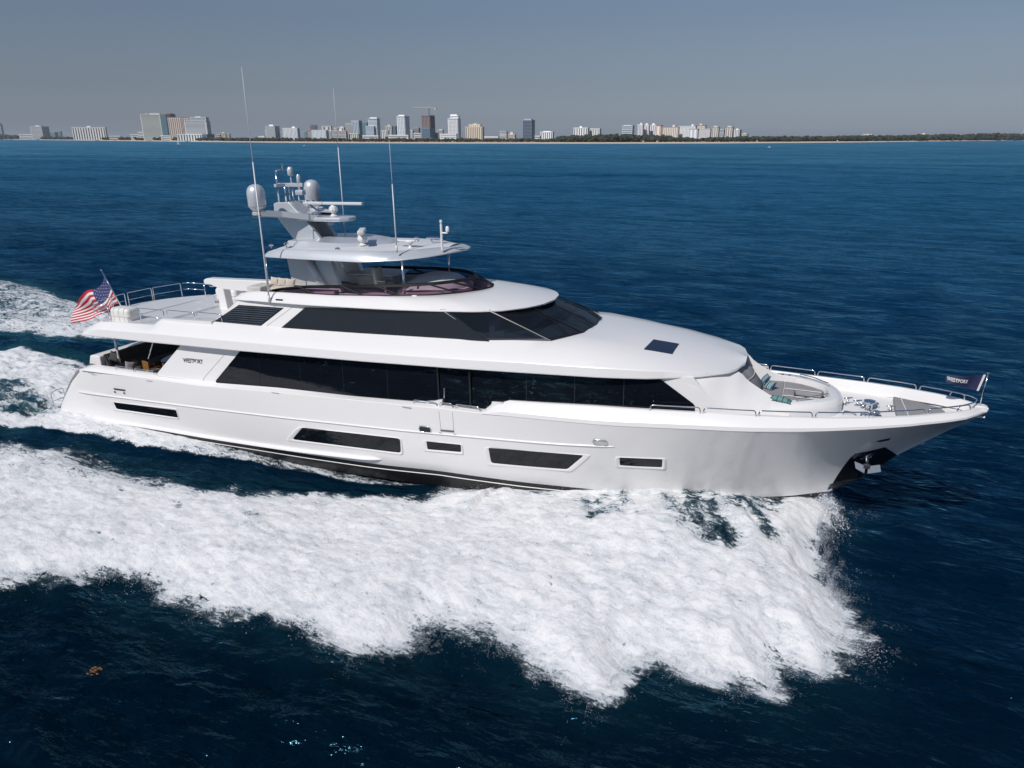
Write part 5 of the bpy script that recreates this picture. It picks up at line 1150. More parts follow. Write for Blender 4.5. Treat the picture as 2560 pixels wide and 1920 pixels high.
qd.inputs[0].default_value = (.82, .86, .94, 1); tq.links.new(qn.outputs[0], qd.inputs['Normal']); tq.links.new(qd.outputs[0], qo.inputs[0])
iF = None
def lookup(x, y):                                # height and foam at a point, from the sea grid
    i = np.clip(np.searchsorted(ax, x), 1, nx - 1); j = np.clip(np.searchsorted(ay, y), 1, ny - 1); k = i * ny + j
    return zs_[k], Fo[k]
pts_, rad_ = [], []
def along(poly, a, b, n, out_, up_, r0, r1):
    P_ = np.array(poly[a:b + 1], float); seg = np.linalg.norm(np.diff(P_, axis=0), axis=1); cum = np.concatenate([[0], np.cumsum(seg)])
    s_ = rng.uniform(0, cum[-1], n); x = np.interp(s_, cum, P_[:, 0]); y = np.interp(s_, cum, P_[:, 1])
    k = np.clip(np.searchsorted(cum, s_) - 1, 0, len(seg) - 1); d = np.diff(P_, axis=0)[k]; nn = np.stack([d[:, 1], -d[:, 0]], 1) / np.linalg.norm(d, axis=1)[:, None]
    sg = -1 if sdist(np.array([x[0] + nn[0, 0] * .3]), np.array([y[0] + nn[0, 1] * .3]), poly)[0] > 0 else 1
    tuft = .35 + 1.5 * np.clip(fbm(s_ / .55, s_ * 0, 4, 401) + .25, 0, 1)                # some places throw further than others
    co = rng.exponential(out_, n) * tuft - .12
    x = x + sg * nn[:, 0] * co; y = y + sg * nn[:, 1] * co + rng.normal(0, .02, n)
    keep = fbm(x / .16, y / .16, 3, 77) + .5 * fbm(x / .05, y / .05, 2, 78) > -.08 + .25 * np.clip(co, 0, 1)
    x, y, co = x[keep], y[keep], co[keep]; z, f = lookup(x, y)
    z = z + np.abs(rng.normal(0, up_, len(x))) * np.exp(-np.abs(co)) + .01
    pts_.append(np.stack([x, y, z], 1)); rad_.append(np.exp(rng.uniform(math.log(r0), math.log(r1), len(x))))
along(MAIN, 0, 9, 130000, .34, .22, .002, .0065); along(MAIN, 9, 34, 150000, .24, .06, .002, .006); along(MAIN, 34, 46, 20000, .22, .04, .004, .010)
def cloud(n, x0, x1, y0, y1, up_, r0, r1, fmin=.6):
    x = rng.uniform(x0, x1, n); y = rng.uniform(y0, y1, n); z, f = lookup(x, y); k = f > fmin
    x, y, z = x[k], y[k], z[k]; z = z + np.abs(rng.normal(0, up_, len(x))); pts_.append(np.stack([x, y, z], 1)); rad_.append(np.exp(rng.uniform(math.log(r0), math.log(r1), len(x))))
cloud(40000, 22, 34.5, -13, -.5, .14, .003, .012); cloud(16000, 0, 24, -13, -4, .05, .003, .011); cloud(8000, -9, 1, -3.5, 4, .10, .004, .016)
# splash close to the stem
n = 3500; x = 34.3 + rng.normal(0, .28, n); y = -.25 + rng.normal(0, .35, n); z, f = lookup(x, y); pts_.append(np.stack([x, y, np.maximum(z, .4) + np.abs(rng.normal(0, .22, n))], 1)); rad_.append(np.exp(rng.uniform(math.log(.005), math.log(.022), n)))
# far-flung tongue at the forward outer corner
n = 1600; tt = rng.uniform(0, 1, n) ** 1.6; c0, c1 = np.array(SEAS([(2105, 1590)])[0]), np.array(SEAS([(2170, 1650)])[0]); b_ = c0 + (c1 - c0) * tt[:, None] + rng.normal(0, .25, (n, 2)); z, f = lookup(b_[:, 0], b_[:, 1]); pts_.append(np.stack([b_[:, 0], b_[:, 1], z + np.abs(rng.normal(0, .1, n))], 1)); rad_.append(np.exp(rng.uniform(math.log(.004), math.log(.014), n)))
droplets('spray', np.concatenate(pts_), np.concatenate(rad_), SPRAY, 'white spray and droplets thrown up along the bow wave')
# floating weed
wq = sea_at(237, 1683); tw = tag(empty('floating_seaweed', (float(wq[0]), float(wq[1]), float(lookup(np.array([wq[0]]), np.array([wq[1]]))[0][0]) + .01)), 'small clump of orange brown seaweed floating alone on dark water', 'seaweed')
bm = bmesh.new()
for k in range(26):
    a = rng.uniform(0, 6.28); r = rng.uniform(.0, .16); c = (r * math.cos(a), r * math.sin(a), rng.uniform(-.005, .02)); bmesh.ops.create_icosphere(bm, subdivisions=1, radius=rng.uniform(.015, .04), matrix=Matrix.Translation(c) @ Matrix.Diagonal((1.6, .8, .3, 1)))
bobj('fronds', bm, mat('seaweed', (.22, .10, .03), .8, var=(20, .5)), tw, smooth=True)
# ================================================================== THE COAST
shy = lambda px: float(np.interp(px, [-700, 0, 300, 500, 800, 1100, 1500, 1800, 2100, 2350, 2560, 3200], [346.6, 348.6, 352.2, 354.7, 357.6, 358.8, 359.3, 358.6, 356.5, 353.2, 350.8, 347.6]))
def hdir(px): r = ray(px, HY); r = r.copy(); r[2] = 0; return r / np.linalg.norm(r)
def shore(px, inland): p = sea_at(px, shy(px)); p = p + hdir(px) * inland; return p
def ztop(px, py, dist): r = ray(px, py); return CAM[2] + r[2] * dist / math.hypot(r[0], r[1])
def hdist(p): return math.hypot(p[0] - CAM[0], p[1] - CAM[1])
SAND = mat('pale_sand', (.58, .47, .37), .9, var=(.02, .12)); LAND = mat('scrub_ground', (.07, .085, .05), .95, var=(.02, .4))
cols = list(range(-2600, -700, 200)) + list(range(-700, 3300, 50)) + list(range(3300, 5200, 200))
for nm, offs, m, lab in (('beach', ((-6, -.4), (4, .5), (38, 2.4), (62, 2.9)), SAND, 'pale sand beach along the far shore'), ('land', ((60, 2.7), (70, 3.0), (900, 4.0), (9000, 4.0)), LAND, 'flat land behind the beach')):
    bm = bmesh.new(); grid(bm, [[tuple(shore(px, o)[:2]) + (SEA + z,) for o, z in offs] for px in cols]); tag(bobj(nm, bm, m, smooth=True), lab, None, None, 'structure')
GZ = 3.0
pal = {}
def cm(c, r=.7):
    k = tuple(round(v, 3) for v in c) + (r,)
    if k not in pal: pal[k] = mat('facade_paint' if r > .3 else 'facade_glass', c, r)
    return pal[k]
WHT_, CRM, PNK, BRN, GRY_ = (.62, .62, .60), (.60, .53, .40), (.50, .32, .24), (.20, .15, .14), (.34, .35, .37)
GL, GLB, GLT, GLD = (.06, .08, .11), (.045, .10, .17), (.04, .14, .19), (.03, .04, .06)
LEFT = math.radians(24)
def building(x0, xs, x1, yt, inl, style, wc, gc, nf, label, ns=8, roof=None, cat='building', pent=None, group='buildings along the far shore'):
    p = shore(xs, inl); D = hdist(p); mpp = D / 1985.0 / (abs(1 + 0) or 1)
    mp = D / math.hypot(*(ray(xs, HY)[:2])); W_ = (xs - x0) * mp / math.cos(LEFT); dp = max((x1 - xs) * mp / math.sin(LEFT), 8.0) if x1 > xs else 9.0
    H_ = ztop(xs, yt, D) - GZ
    d = hdir(xs); az = math.atan2(-d[1], -d[0]) - LEFT            # outward normal of the sunny front, turned to the left
    n = np.array([math.cos(az), math.sin(az)]); u = np.array([-n[1], n[0]])     # u: along the front, to the viewer's left? 
    if np.dot(u, [rv[0], rv[1]]) > 0: u = -u                     # u points left
    c = np.array([p[0], p[1]])
    o = empty('tower_block' if H_ > 35 else 'low_block', (float(c[0]), float(c[1]), GZ))
    tag(o, label, cat, group)
    # local frame: X along front to the left (0..W), Y outward, body behind
    R = Matrix(((u[0], n[0], 0), (u[1], n[1], 0), (0, 0, 1)))
    flip = R.determinant() < 0
    def part(name, boxes, m, bev=0):
        bm = bmesh.new()
        for a in boxes: bbox(bm, *a, bev)
        for v in bm.verts: v.co = R @ v.co
        return bobj(name, bm, m, o)
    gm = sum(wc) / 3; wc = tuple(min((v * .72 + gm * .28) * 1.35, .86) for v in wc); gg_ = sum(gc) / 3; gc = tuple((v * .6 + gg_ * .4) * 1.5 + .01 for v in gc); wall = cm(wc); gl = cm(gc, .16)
    part('wall', [(0, W_, -dp, 0, 0, H_)], wall)
    fh = H_ / nf
    if style in ('bands', 'grid', 'glass'):
        t_ = .42 if style != 'glass' else .74
        for k in range(nf):
            z0 = k * fh + fh * .24; z1 = z0 + fh * t_
            part('window_band', [(W_ * .03, W_ * .97, -.1, .5, z0, z1), (-.5, .1, -dp * .95, -dp * .05, z0, z1)], gl)
    if style in ('strips', 'grid', 'frame'):
        tgt = gl if style != 'grid' else wall; wd2 = (.36 if style != 'grid' else .34)
        for k in range(ns):
            a = W_ * (k + .5 - wd2 / 2) / ns; b = W_ * (k + .5 + wd2 / 2) / ns
            part('window_strip' if style != 'grid' else 'facade_fin', [(a, b, -.1, .6 if style != 'grid' else .9, H_ * .03, H_ * .965)], tgt)
        m2 = max(int(dp / (W_ / ns) + .5), 2)
        for k in range(m2):
            a = -dp * (k + .5 + wd2 / 2) / m2; b = -dp * (k + .5 - wd2 / 2) / m2
            part('window_strip' if style != 'grid' else 'facade_fin', [(-.6 if style != 'grid' else -.9, .1, a, b, H_ * .03, H_ * .965)], tgt)
    part('roof', [(-.7, W_ + .7, -dp - .7, .7, H_, H_ + max(1.0, fh * .35))], cm(roof) if roof else wall)
    if pent is None: pent = (.35, .7, .10)
    if pent: part('penthouse', [(W_ * (1 - pent[1]), W_ * (1 - pent[0]), -dp * .7, -dp * .2, H_ + .9, H_ * (1 + pent[2]) + .9)], wall)
    return o, part, W_, dp, H_
B = building
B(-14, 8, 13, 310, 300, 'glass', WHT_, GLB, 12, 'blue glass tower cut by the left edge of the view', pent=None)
B(56, 86, 88, 337, 80, 'bands', WHT_, GL, 3, 'low white block between the palms, left of the dark sided office', pent=False)
B(86, 110, 126, 317, 140, 'grid', (.50, .50, .48), GL, 10, 'pale office block with one dark side wall, far left', 9)
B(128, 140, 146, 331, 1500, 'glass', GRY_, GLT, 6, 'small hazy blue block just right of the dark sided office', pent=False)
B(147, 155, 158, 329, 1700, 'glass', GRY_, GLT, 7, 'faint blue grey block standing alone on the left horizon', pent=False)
B(195, 268, 271, 319, 130, 'strips', (.60, .56, .50), GLD, 10, 'long pale slab with tall rounded bays, on the left shore', 13, pent=(.45, .56, .12))
B(278, 303, 304, 341, 90, 'bands', (.5, .46, .40), GL, 2, 'flat beige shed right of the long pale slab', pent=False)
B(331, 350, 352, 337, 110, 'bands', WHT_, GL, 4, 'lower white stepped wing before the cream towers', pent=False)
B(350, 362, 364, 331, 130, 'bands', WHT_, GL, 5, 'plain white wall block left of the cream twin tower', pent=False)
B(365, 409, 411, 287, 150, 'bands', (.56, .55, .45), GL, 24, 'cream balconied condominium tower, leftmost of the tall cluster', pent=False)
for (a, b, t) in ((373, 379, 284.5), (386, 400, 284.5), (402, 409, 284.5)): pass
B(374, 380, 381, 284.3, 165, 'bands', (.58, .57, .48), GL, 25, 'narrow left turret on the cream condominium', pent=False)
B(386, 409, 410, 284.3, 165, 'strips', (.58, .57, .48), GL, 25, 'broad upper storeys rising behind the cream condominium', 5, pent=False)
B(411, 424, 432, 287, 190, 'glass', (.10, .20, .25), GLT, 22, 'slim dark teal glass tower under the red roof', roof=(.42, .12, .10), pent=(.1, .9, .03))
B(424, 436, 447, 286, 230, 'glass', (.09, .12, .17), GLD, 22, 'dark blue tower with red tiled crown behind the pink hotel', roof=(.40, .10, .09), pent=(.2, .9, .03))
B(430, 462, 465, 294, 160, 'strips', (.50, .41, .33), (.15, .09, .08), 20, 'pink and tan hotel tower with tall window bays', 7, roof=(.42, .20, .15), pent=False)
B(465, 482, 487, 294.5, 190, 'strips', (.48, .39, .32), (.14, .09, .08), 20, 'narrow tan twin of the pink hotel, half behind the terraced one', 4, roof=(.40, .14, .12), pent=False)
B(471, 520, 531, 303, 145, 'bands', (.58, .60, .58), GL, 17, 'broad terraced white hotel with dark blue flank', pent=False)
B(486, 522, 529, 294, 150, 'bands', (.58, .60, .58), GL, 20, 'stepped-back top storeys of the terraced white hotel', pent=(.3, .65, .03))
B(407, 440, 442, 340, 100, 'bands', WHT_, GLD, 3, 'white beachfront cafe row under the cream tower', pent=False)
B(450, 507, 509, 337, 110, 'frame', (.58, .58, .56), GLD, 3, 'long white podium with square openings', 9, pent=False)
B(509, 520, 537, 337, 120, 'glass', (.10, .15, .20), GLB, 3, 'dark glazed podium at the foot of the terraced hotel', pent=False)
B(545, 552, 554, 337, 200, 'bands', (.52, .38, .26), GL, 4, 'tiny orange walled house left of the sandy flats', pent=False)
B(554, 566, 570, 333, 230, 'frame', (.54, .46, .34), GL, 6, 'small sandy apartment block among trees', 4)
B(569, 576, 578, 335, 240, 'frame', (.50, .44, .34), GL, 5, 'shorter sandy block attached on the right', 3, pent=False)
B(649, 662, 664, 342, 100, 'bands', WHT_, GL, 2, 'low white huts before the grey balcony tower', pent=False)
B(669, 690, 702, 316, 110, 'bands', (.60, .61, .60), GL, 14, 'white balcony tower with grey blue flank', pent=(.3, .75, .10))
B(665, 669, 670, 326, 140, 'bands', (.55, .57, .58), GL, 10, 'narrow wing on the left of the white balcony tower', pent=False)
B(707, 712, 714, 331, 160, 'bands', (.56, .53, .46), GL, 7, 'thin cream block peeking out left of the blue striped hotel', pent=False)
B(711, 746, 752, 321, 120, 'strips', (.66, .67, .66), (.16, .24, .33), 11, 'white hotel with pale blue stripes, left of the matching pair', 11, pent=(.62, .8, .12))
B(762, 769, 772, 329, 700, 'glass', GRY_, GLT, 7, 'small teal glass block behind the trees between the striped hotels', pent=False)
B(771, 782, 784, 328, 240, 'frame', (.56, .44, .34), GL, 8, 'tan flats with an orange tiled roof', 4, roof=(.45, .16, .10), pent=False)
B(779, 794, 796, 314, 1200, 'frame', (.16, .13, .15), GLD, 12, 'dark purple brown tower standing far behind', 4, pent=(.2, .8, .06))
B(782, 817, 823, 326, 120, 'strips', (.66, .67, .66), (.16, .26, .35), 10, 'white hotel with pale blue stripes, right of the matching pair', 11, pent=False)
B(808, 830, 833, 316, 900, 'strips', (.50, .45, .42), (.07, .10, .14), 10, 'square framed tan tower behind the striped hotel', 2, pent=False)
B(823, 831, 833, 327, 180, 'strips', (.62, .62, .60), GLD, 8, 'slim white block with four dark window columns', 4, pent=False)
B(833, 866, 871, 328, 110, 'bands', (.52, .46, .42), GL, 7, 'broad tan slab with long horizontal balconies', pent=(.5, .7, .22))
B(838, 846, 848, 321, 260, 'bands', (.62, .60, .57), GL, 9, 'white stair tower behind the tan slab', pent=False)
B(850, 862, 866, 319, 300, 'frame', (.60, .57, .54), GL, 9, 'pale stepped block rising above the tan slab', 3, pent=(.3, .7, .05))
B(867, 882, 884, 309, 420, 'strips', (.46, .45, .43), GL, 15, 'grey beige tower in front of the silver striped one', 6, pent=False)
B(882, 900, 908, 302, 340, 'strips', (.42, .46, .52), GLB, 20, 'tall silver blue tower with a flat white cap', 5, roof=WHT_, pent=False)
B(908, 920, 923, 307, 800, 'glass', (.12, .24, .30), GLT, 14, 'teal tower half hidden behind the leaning tower', pent=False)
B(874, 897, 899, 335, 130, 'frame', (.50, .52, .44), GL, 4, 'low pale green villa block among trees', 5, pent=False)
B(917, 936, 952, 316, 140, 'bands', (.54, .58, .62), GLB, 13, 'lower wide half of the bent silver tower', pent=False)
B(924, 945, 953, 297, 150, 'bands', (.56, .60, .63), GLB, 18, 'upper set-back half of the bent silver tower', pent=(.15, .95, .05), roof=WHT_)
B(908, 946, 949, 340, 100, 'bands', (.68, .67, .65), GL, 3, 'white beach podium under the bent silver tower', pent=False)
B(953, 970, 972, 327, 220, 'strips', (.62, .62, .60), GLD, 9, 'white block with three dark vertical slots', 4, pent=False)
B(965, 981, 984, 316, 480, 'frame', (.48, .45, .40), GL, 10, 'tan framed block left of the tall white pair', 4)
B(984, 991, 994, 316, 520, 'glass', (.18, .22, .28), GLB, 10, 'small navy glass block tucked behind', pent=False)
B(995, 1014, 1026, 291, 140, 'grid', (.60, .62, .63), (.08, .17, .24), 20, 'white and blue tower with twin rounded crowns', 5, pent=(.1, .85, .05))
B(972, 1021, 1024, 339, 100, 'bands', (.66, .64, .61), GL, 3, 'terraced white beach podium under the twin crowned tower', pent=False)
B(1027, 1033, 1035, 326, 260, 'strips', (.60, .60, .60), GLD, 8, 'thin white strip of a block right of the twin crowned tower', 2, pent=False)
B(1035, 1048, 1052, 321, 800, 'frame', (.27, .25, .28), GLD, 9, 'mauve grey block far behind', 5)
B(1035, 1054, 1056, 334, 170, 'bands', (.58, .58, .57), GL, 5, 'low white wing left of the unfinished tower', pent=False)
oc = B(1055, 1076, 1089, 289, 150, 'grid', (.24, .17, .16), (.06, .05, .07), 20, 'unfinished brown tower under construction beneath the crane', 6, pent=False, roof=(.36, .30, .26))
B(1055, 1076, 1088, 322, 143, 'glass', (.14, .20, .27), GLB, 9, 'blue glazed lower floors of the unfinished tower', pent=False)
B(1038, 1083, 1087, 346, 100, 'frame', (.16, .14, .13), GLD, 2, 'dark flat podium below the unfinished tower', 9, pent=False)
B(1089, 1094, 1096, 333, 200, 'bands', WHT_, GL, 6, 'little white block right of the unfinished tower', pent=False)
B(1094, 1107, 1110, 326, 300, 'bands', (.52, .48, .45), GL, 9, 'beige block between the unfinished and the white tower', pent=(.3, .9, .06))
B(1121, 1145, 1153, 297, 150, 'grid', (.68, .68, .68), (.16, .16, .20), 17, 'tall bright white tower, right of the crane', 7, pent=False)
B(1127, 1147, 1151, 290, 155, 'grid', (.70, .70, .70), (.16, .16, .20), 19, 'narrower top part of the tall bright white tower', 6, pent=(.0, .8, .05))
B(1101, 1141, 1144, 336, 100, 'grid', (.66, .66, .65), (.12, .10, .14), 4, 'low white hotel with a window grid', 11, pent=False)
B(1164, 1206, 1211, 318, 130, 'strips', (.58, .49, .36), (.16, .10, .07), 10, 'cream hotel with brown window bays, lower wings', 9, pent=False)
B(1173, 1201, 1205, 312, 135, 'strips', (.60, .51, .38), (.16, .10, .07), 11, 'raised centre of the cream hotel with small gables', 6, pent=(.35, .65, .05))
B(1211, 1245, 1248, 343, 110, 'bands', (.60, .58, .54), GL, 2, 'row of low white houses right of the cream hotel', pent=False)
B(1250, 1266, 1268, 329, 120, 'bands', (.64, .64, .62), GLD, 8, 'small slender white block before the mustard dome', roof=WHT_, pent=False)
B(1269, 1287, 1290, 337, 150, 'frame', (.52, .46, .36), GL, 4, 'squat mustard block with a little dome', 5, pent=(.3, .7, .35))
B(1306, 1328, 1337, 301, 150, 'glass', (.24, .30, .40), (.035, .06, .11), 15, 'dark blue rounded tower standing apart', pent=(.1, .9, .06))
B(1337, 1349, 1351, 341, 130, 'bands', WHT_, GL, 3, 'low white annex right of the dark blue tower', pent=False)
B(1350, 1381, 1384, 331, 150, 'frame', (.64, .65, .66), GL, 5, 'white block with a vaulted roof', 6, pent=(.2, .8, .10))
B(1433, 1468, 1473, 320, 330, 'strips', (.64, .64, .63), GL, 10, 'white block with grey window columns behind the pines, left twin', 6, pent=(.4, .55, .12))
B(1473, 1498, 1502, 322, 340, 'strips', (.62, .62, .60), GL, 10, 'white block with grey window columns behind the pines, right twin', 6, pent=False)
B(1554, 1579, 1584, 315, 330, 'bands', (.46, .50, .54), GLB, 9, 'silver glass block with white cap above the pines', roof=WHT_, pent=(.1, .8, .04))
for k, (a, b, yt) in enumerate(((1592, 1605, 312), (1605, 1620, 313), (1620, 1638, 313))):
    B(a, b, b + 1.5, yt, 300 + 10 * k, 'strips', (.62, .61, .62), (.12, .10, .15), 12, ['white ribbed apartment block, left third of three', 'white ribbed apartment block, middle of three', 'white ribbed apartment block, right third beside the coral one'][k], 4, pent=(.42, .70, .10))
B(1638, 1650, 1654, 314, 300, 'frame', (.48, .29, .22), (.60, .56, .50), 12, 'coral coloured end wall block', 1, roof=(.45, .17, .12), pent=False)
B(1654, 1693, 1696, 318, 310, 'strips', (.60, .54, .46), (.25, .16, .14), 12, 'long cream and coral apartment slab', 9, roof=(.42, .20, .15), pent=(.62, .76, .14))
B(1695, 1735, 1739, 316, 300, 'grid', (.62, .62, .62), (.22, .22, .27), 12, 'pale slab with a lattice of balconies', 12, pent=(.75, .85, .13))
B(1739, 1760, 1763, 314, 420, 'frame', (.58, .50, .38), (.25, .12, .10), 11, 'cream block with red cornice behind the lattice slab', 6, roof=(.40, .14, .11), pent=(.3, .6, .1))
B(1722, 1741, 1745, 323, 170, 'strips', (.40, .40, .42), (.62, .61, .60), 11, 'grey end of the front slab with two white columns', 2, pent=False)
B(1745, 1772, 1776, 323, 200, 'grid', (.60, .58, .55), (.16, .16, .19), 11, 'front slab with a white window grid', 9, pent=False)
B(1777, 1793, 1796, 319, 260, 'strips', (.50, .45, .38), (.17, .15, .14), 12, 'brown tower with pointed cap, left of the matching pair', 3, roof=(.36, .28, .22), pent=(.2, .8, .10))
B(1795, 1807, 1809, 324, 420, 'bands', (.46, .50, .52), GL, 9, 'glassy grey block between the pointed towers', pent=False)
B(1811, 1828, 1831, 319, 260, 'strips', (.50, .45, .38), (.17, .15, .14), 12, 'brown tower with pointed cap, right of the matching pair', 3, roof=(.36, .28, .22), pent=(.2, .8, .10))
B(1831, 1846, 1851, 325, 280, 'frame', (.60, .58, .55), GLB, 9, 'white and blue block right of the pointed towers', 4)
B(1851, 1866, 1869, 335, 320, 'frame', (.52, .46, .36), GL, 6, 'small sand coloured block at the end of the skyline', 4)
B(1692, 1722, 1724, 349, 90, 'bands', (.62, .62, .60), (.45, .15, .08), 2, 'low white beach pavilion with orange end', pent=(.2, .5, .6))
B(1655, 1670, 1672, 347, 90, 'bands', (.50, .42, .32), GL, 2, 'brown roofed beach pavilion by the coral slab', pent=False)
B(2157, 2177, 2180, 337, 500, 'frame', (.52, .50, .44), GL, 3, 'cream roof tops showing above the right hand wood', 5)
B(2300, 2313, 2316, 337, 600, 'bands', (.54, .46, .34), GL, 3, 'yellowish villa roof above the right hand wood', pent=(.3, .7, .3))
B(2374, 2404, 2407, 338, 700, 'bands', (.62, .58, .52), GL, 2, 'long pale roof above the trees near the right edge', pent=False)
B(2557, 2575, 2582, 306, 300, 'bands', (.50, .40, .38), GL, 12, 'pinkish tower cut by the right edge of the view', pent=False)
# tower crane on the unfinished tower
pc_ = shore(1075.5, 175); Dc = hdist(pc_); zb0 = GZ; mp = Dc / math.hypot(*(ray(1075, HY)[:2]))
tcr = tag(empty('tower_crane', (float(pc_[0]), float(pc_[1]), GZ)), 'yellowish tower crane above the unfinished brown tower', 'crane')
zt_ = ztop(1075, 270.5, Dc) - GZ; za = ztop(1075, 264.5, Dc) - GZ
CR = mat('crane_paint', (.50, .48, .42), .6); l_ = Vector((-rv[0], -rv[1], 0)); 
bm = bmesh.new(); tube(bm, [(0, 0, 0), (0, 0, zt_)], 1.3, 4); bobj('tower', bm, mat('crane_mast_blue', (.10, .16, .24), .6), tcr)
bm = bmesh.new(); tube(bm, [(0, 0, zt_), (0, 0, za)], [1.0, .3], 4); bobj('apex', bm, CR, tcr)
bm = bmesh.new(); a = l_ * (40 * mp); b = -l_ * (16 * mp); tube(bm, [Vector((0, 0, zt_)) + b, Vector((0, 0, zt_)), Vector((0, 0, zt_ + 1.0)) + a], .85, 4); bobj('jib', bm, CR, tcr)
bm = bmesh.new(); tube(bm, [Vector((0, 0, za)), Vector((0, 0, zt_ + 1.2)) + a * .8], .22, 4); tube(bm, [Vector((0, 0, za)), Vector((0, 0, zt_)) + b], .22, 4); bobj('tie_bars', bm, CR, tcr)
bm = bmesh.new(); bbox(bm, b.x - 2, b.x + 2, b.y - 2, b.y + 2, zt_ - 4, zt_ + .5); bobj('counterweight', bm, CR, tcr)
# woods and garden trees: too far and dense to count
def wood(name, label, spans, n, seed, hpx, mats, inl=(64, 140)):
    g = np.random.default_rng(seed); co, tr = [], []; base = 0
    ico = bmesh.new(); bmesh.ops.create_icosphere(ico, subdivisions=2, radius=1); iv = np.array([v.co[:] for v in ico.verts]); it = np.array([[v.index for v in f.verts] for f in ico.faces]); ico.free()
    tot = sum(b - a for a, b in spans)
    for k in range(n):
        s_ = g.uniform(0, tot)
        for a, b in spans:
            if s_ <= b - a: px = a + s_; break
            s_ -= b - a
        p = shore(px, g.uniform(*inl)); D = hdist(p); mp = D / math.hypot(*(ray(px, HY)[:2])); h = hpx(px) * mp * g.uniform(.62, 1.05); r = h * g.uniform(.28, .5)
        for q in range(3):
            c = np.array([p[0] + g.normal(0, r * .7), p[1] + g.normal(0, r * .7), GZ + h - r * g.uniform(.5, 1.1) - q * h * .18])
            v = iv * (1 + .35 * g.normal(size=(len(iv), 1)) * .6) * np.array([r, r, r * .75]); co.append(v + c); tr.append(it + base); base += len(iv)
    me_ = fast_mesh(name, np.concatenate(co), tris=np.concatenate(tr)); me_.polygons.foreach_set('use_smooth', np.zeros(len(me_.polygons), bool)); o = link_me(name, me_, mats); tag(o, label, None, None, 'stuff')
GRN = mat('dark_foliage', (.045, .055, .03), .9, var=(.08, .55)); GRN2 = mat('palm_foliage', (.055, .06, .035), .9, var=(.1, .5))
wood('wood', 'dark green casuarina wood behind the beach, right half of the shore', [(1392, 2750)], 1500, 3, lambda px: float(np.interp(px, [1390, 1500, 1620, 1750, 1850, 2000, 2250, 2560], [14, 18, 17, 10, 13, 12.5, 13.5, 15])), GRN)
wood('shore_trees', 'low palms and garden trees between the beach and the hotels', [(-200, 340), (340, 660), (640, 960), (960, 1390)], 1100, 5, lambda px: float(np.interp(px, [-200, 0, 60, 120, 340, 560, 700, 1390], [9, 12, 10, 7, 7.5, 8.5, 9, 9])), GRN2, (58, 95))
wood('beach_clutter', 'tiny parasols and people dotting the far beach', [(380, 560), (700, 1400), (1640, 1900)], 260, 11, lambda px: 1.6, mat('beach_clutter_white', (.55, .53, .52), .8), (40, 60))
# lifeguard huts and flag poles
for k, px in enumerate((1608, 1643, 1892, 2093, 2380)):
    p = shore(px, 50); D = hdist(p); mp = D / math.hypot(*(ray(px, HY)[:2])); h = 3.4 * mp
    t_ = tag(empty('lifeguard_hut', (float(p[0]), float(p[1]), 2.7)), ['lifeguard hut below the first white ribbed block', 'lifeguard hut below the coral end wall', 'lifeguard hut below the last sand coloured block', 'lifeguard hut on the bare beach before the cream rooftops', 'lifeguard hut nearest the right edge of the beach'][k], 'hut', 'lifeguard huts on the beach')
    bm = bmesh.new(); bbox(bm, -1.6, 1.6, -1.6, 1.6, h * .35, h); bobj('cabin', bm, cm((.6, .55, .5)), t_)
    bm = bmesh.new(); bbox(bm, -2, 2, -2, 2, h, h + .4); bobj('roof', bm, cm((.45, .2, .15)), t_)
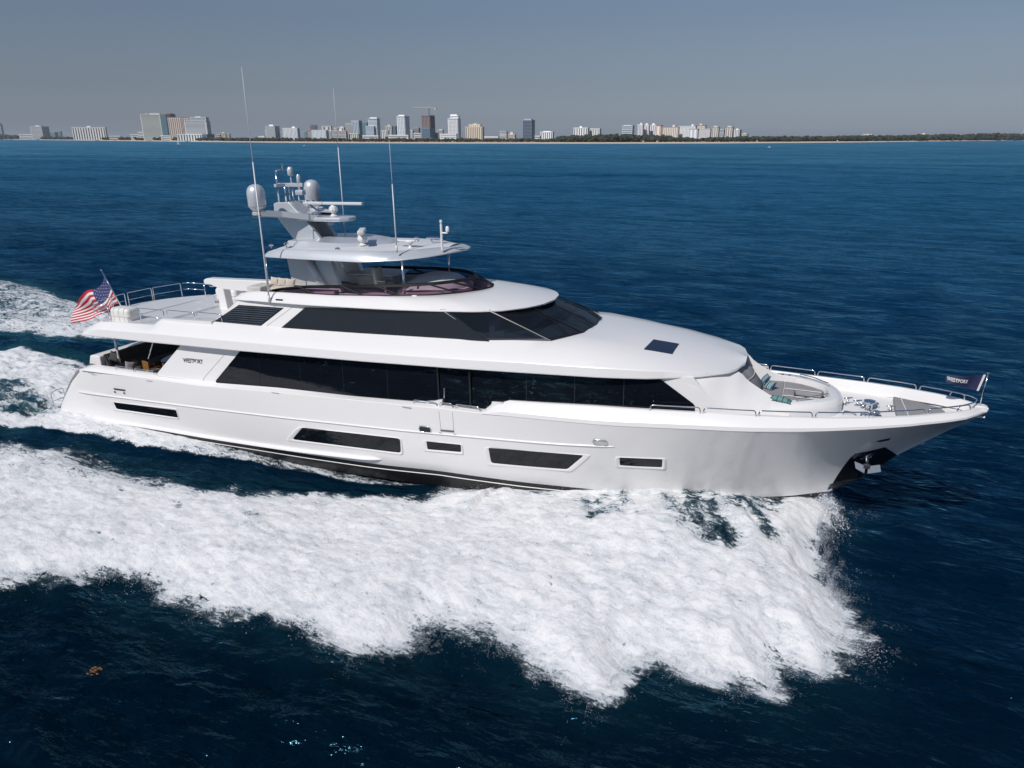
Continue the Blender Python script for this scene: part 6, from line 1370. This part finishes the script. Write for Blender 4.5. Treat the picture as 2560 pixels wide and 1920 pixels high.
# boats off the beach
HULLW = mat('small_boat_white', (.66, .62, .52), .4)
def small_boat(px, py, L_px, kind, label, hx=0):
    p = sea_at(px, py); D = hdist(p); mp = D / math.hypot(*(ray(px, HY)[:2])); L_ = L_px * mp
    t_ = tag(empty('sailboat' if kind == 'sail' else 'motorboat', (float(p[0]), float(p[1]), SEA), (0, 0, YAW + hx)), label, 'boat')
    bm = bmesh.new(); rows = []
    for u_, w_, z0 in ((-.5, .16, .02), (-.3, .19, 0), (0, .2, 0), (.3, .14, .02), (.47, .04, .06), (.5, .0, .08)): rows.append([(u_ * L_, -w_ * L_, (.13 + z0) * L_), (u_ * L_, -w_ * L_ * .6, -.04 * L_), (u_ * L_, w_ * L_ * .6, -.04 * L_), (u_ * L_, w_ * L_, (.13 + z0) * L_), (u_ * L_, 0, (.14 + z0) * L_), (u_ * L_, -w_ * L_, (.13 + z0) * L_)])
    grid(bm, rows); bobj('hull', bm, HULLW, t_)
    bm = bmesh.new(); bbox(bm, -.22 * L_, .15 * L_, -.11 * L_, .11 * L_, .12 * L_, .28 * L_, .02 * L_); bobj('cabin', bm, HULLW, t_)
    if kind == 'sail':
        h = 17.5 * mp; bm = bmesh.new(); tube(bm, [(0, 0, .1 * L_), (0, 0, h)], .12, 5); bobj('mast', bm, CHR, t_)
        bm = bmesh.new(); vs = [bm.verts.new(q) for q in ((-.1 * L_, .02, .2 * h), (-.36 * L_, .3, .24 * h), (-.12 * L_, .05, .97 * h), (.0, 0, .95 * h))]; bm.faces.new(vs); s2 = bobj('sail', bm, cm((.66, .64, .62)), t_); sm2 = s2.modifiers.new('t', 'SOLIDIFY'); sm2.thickness = .1
    else:
        bm = bmesh.new(); bbox(bm, -.15 * L_, .05 * L_, -.09 * L_, .09 * L_, .36 * L_, .40 * L_); tube(bm, [(-.05 * L_, 0, .25 * L_), (-.05 * L_, 0, .5 * L_)], .02 * L_, 5); bobj('hardtop', bm, HULLW, t_)
small_boat(447, 361, 9, 'sail', 'small white sailboat close to the beach before the tan hotels')
small_boat(761, 366, 9, 'motor', 'small cream motorboat alone off the striped hotels', .3)
small_boat(1923, 369, 8, 'motor', 'tiny dark and white motorboat off the right hand beach', -.4)
small_boat(727, 358, 7, 'motor', 'tiny white launch almost touching the beach', .1)

# a little sea haze over the whole scene
hz = bmesh.new(); bbox(hz, -23000, 23000, -2900, 19500, -2.5, 135)
HZ = bpy.data.materials.new('sea_haze'); HZ.use_nodes = True; th_ = HZ.node_tree; th_.nodes.clear()
pv = th_.nodes.new('ShaderNodeVolumePrincipled'); ho = th_.nodes.new('ShaderNodeOutputMaterial'); pv.inputs['Color'].default_value = (.80, .88, .97, 1); pv.inputs['Density'].default_value = 4.0e-5; pv.inputs['Anisotropy'].default_value = .2
th_.links.new(pv.outputs[0], ho.inputs['Volume']); tag(bobj('haze', hz, HZ), 'thin pale haze over the sea towards the far shore', None, None, 'stuff')
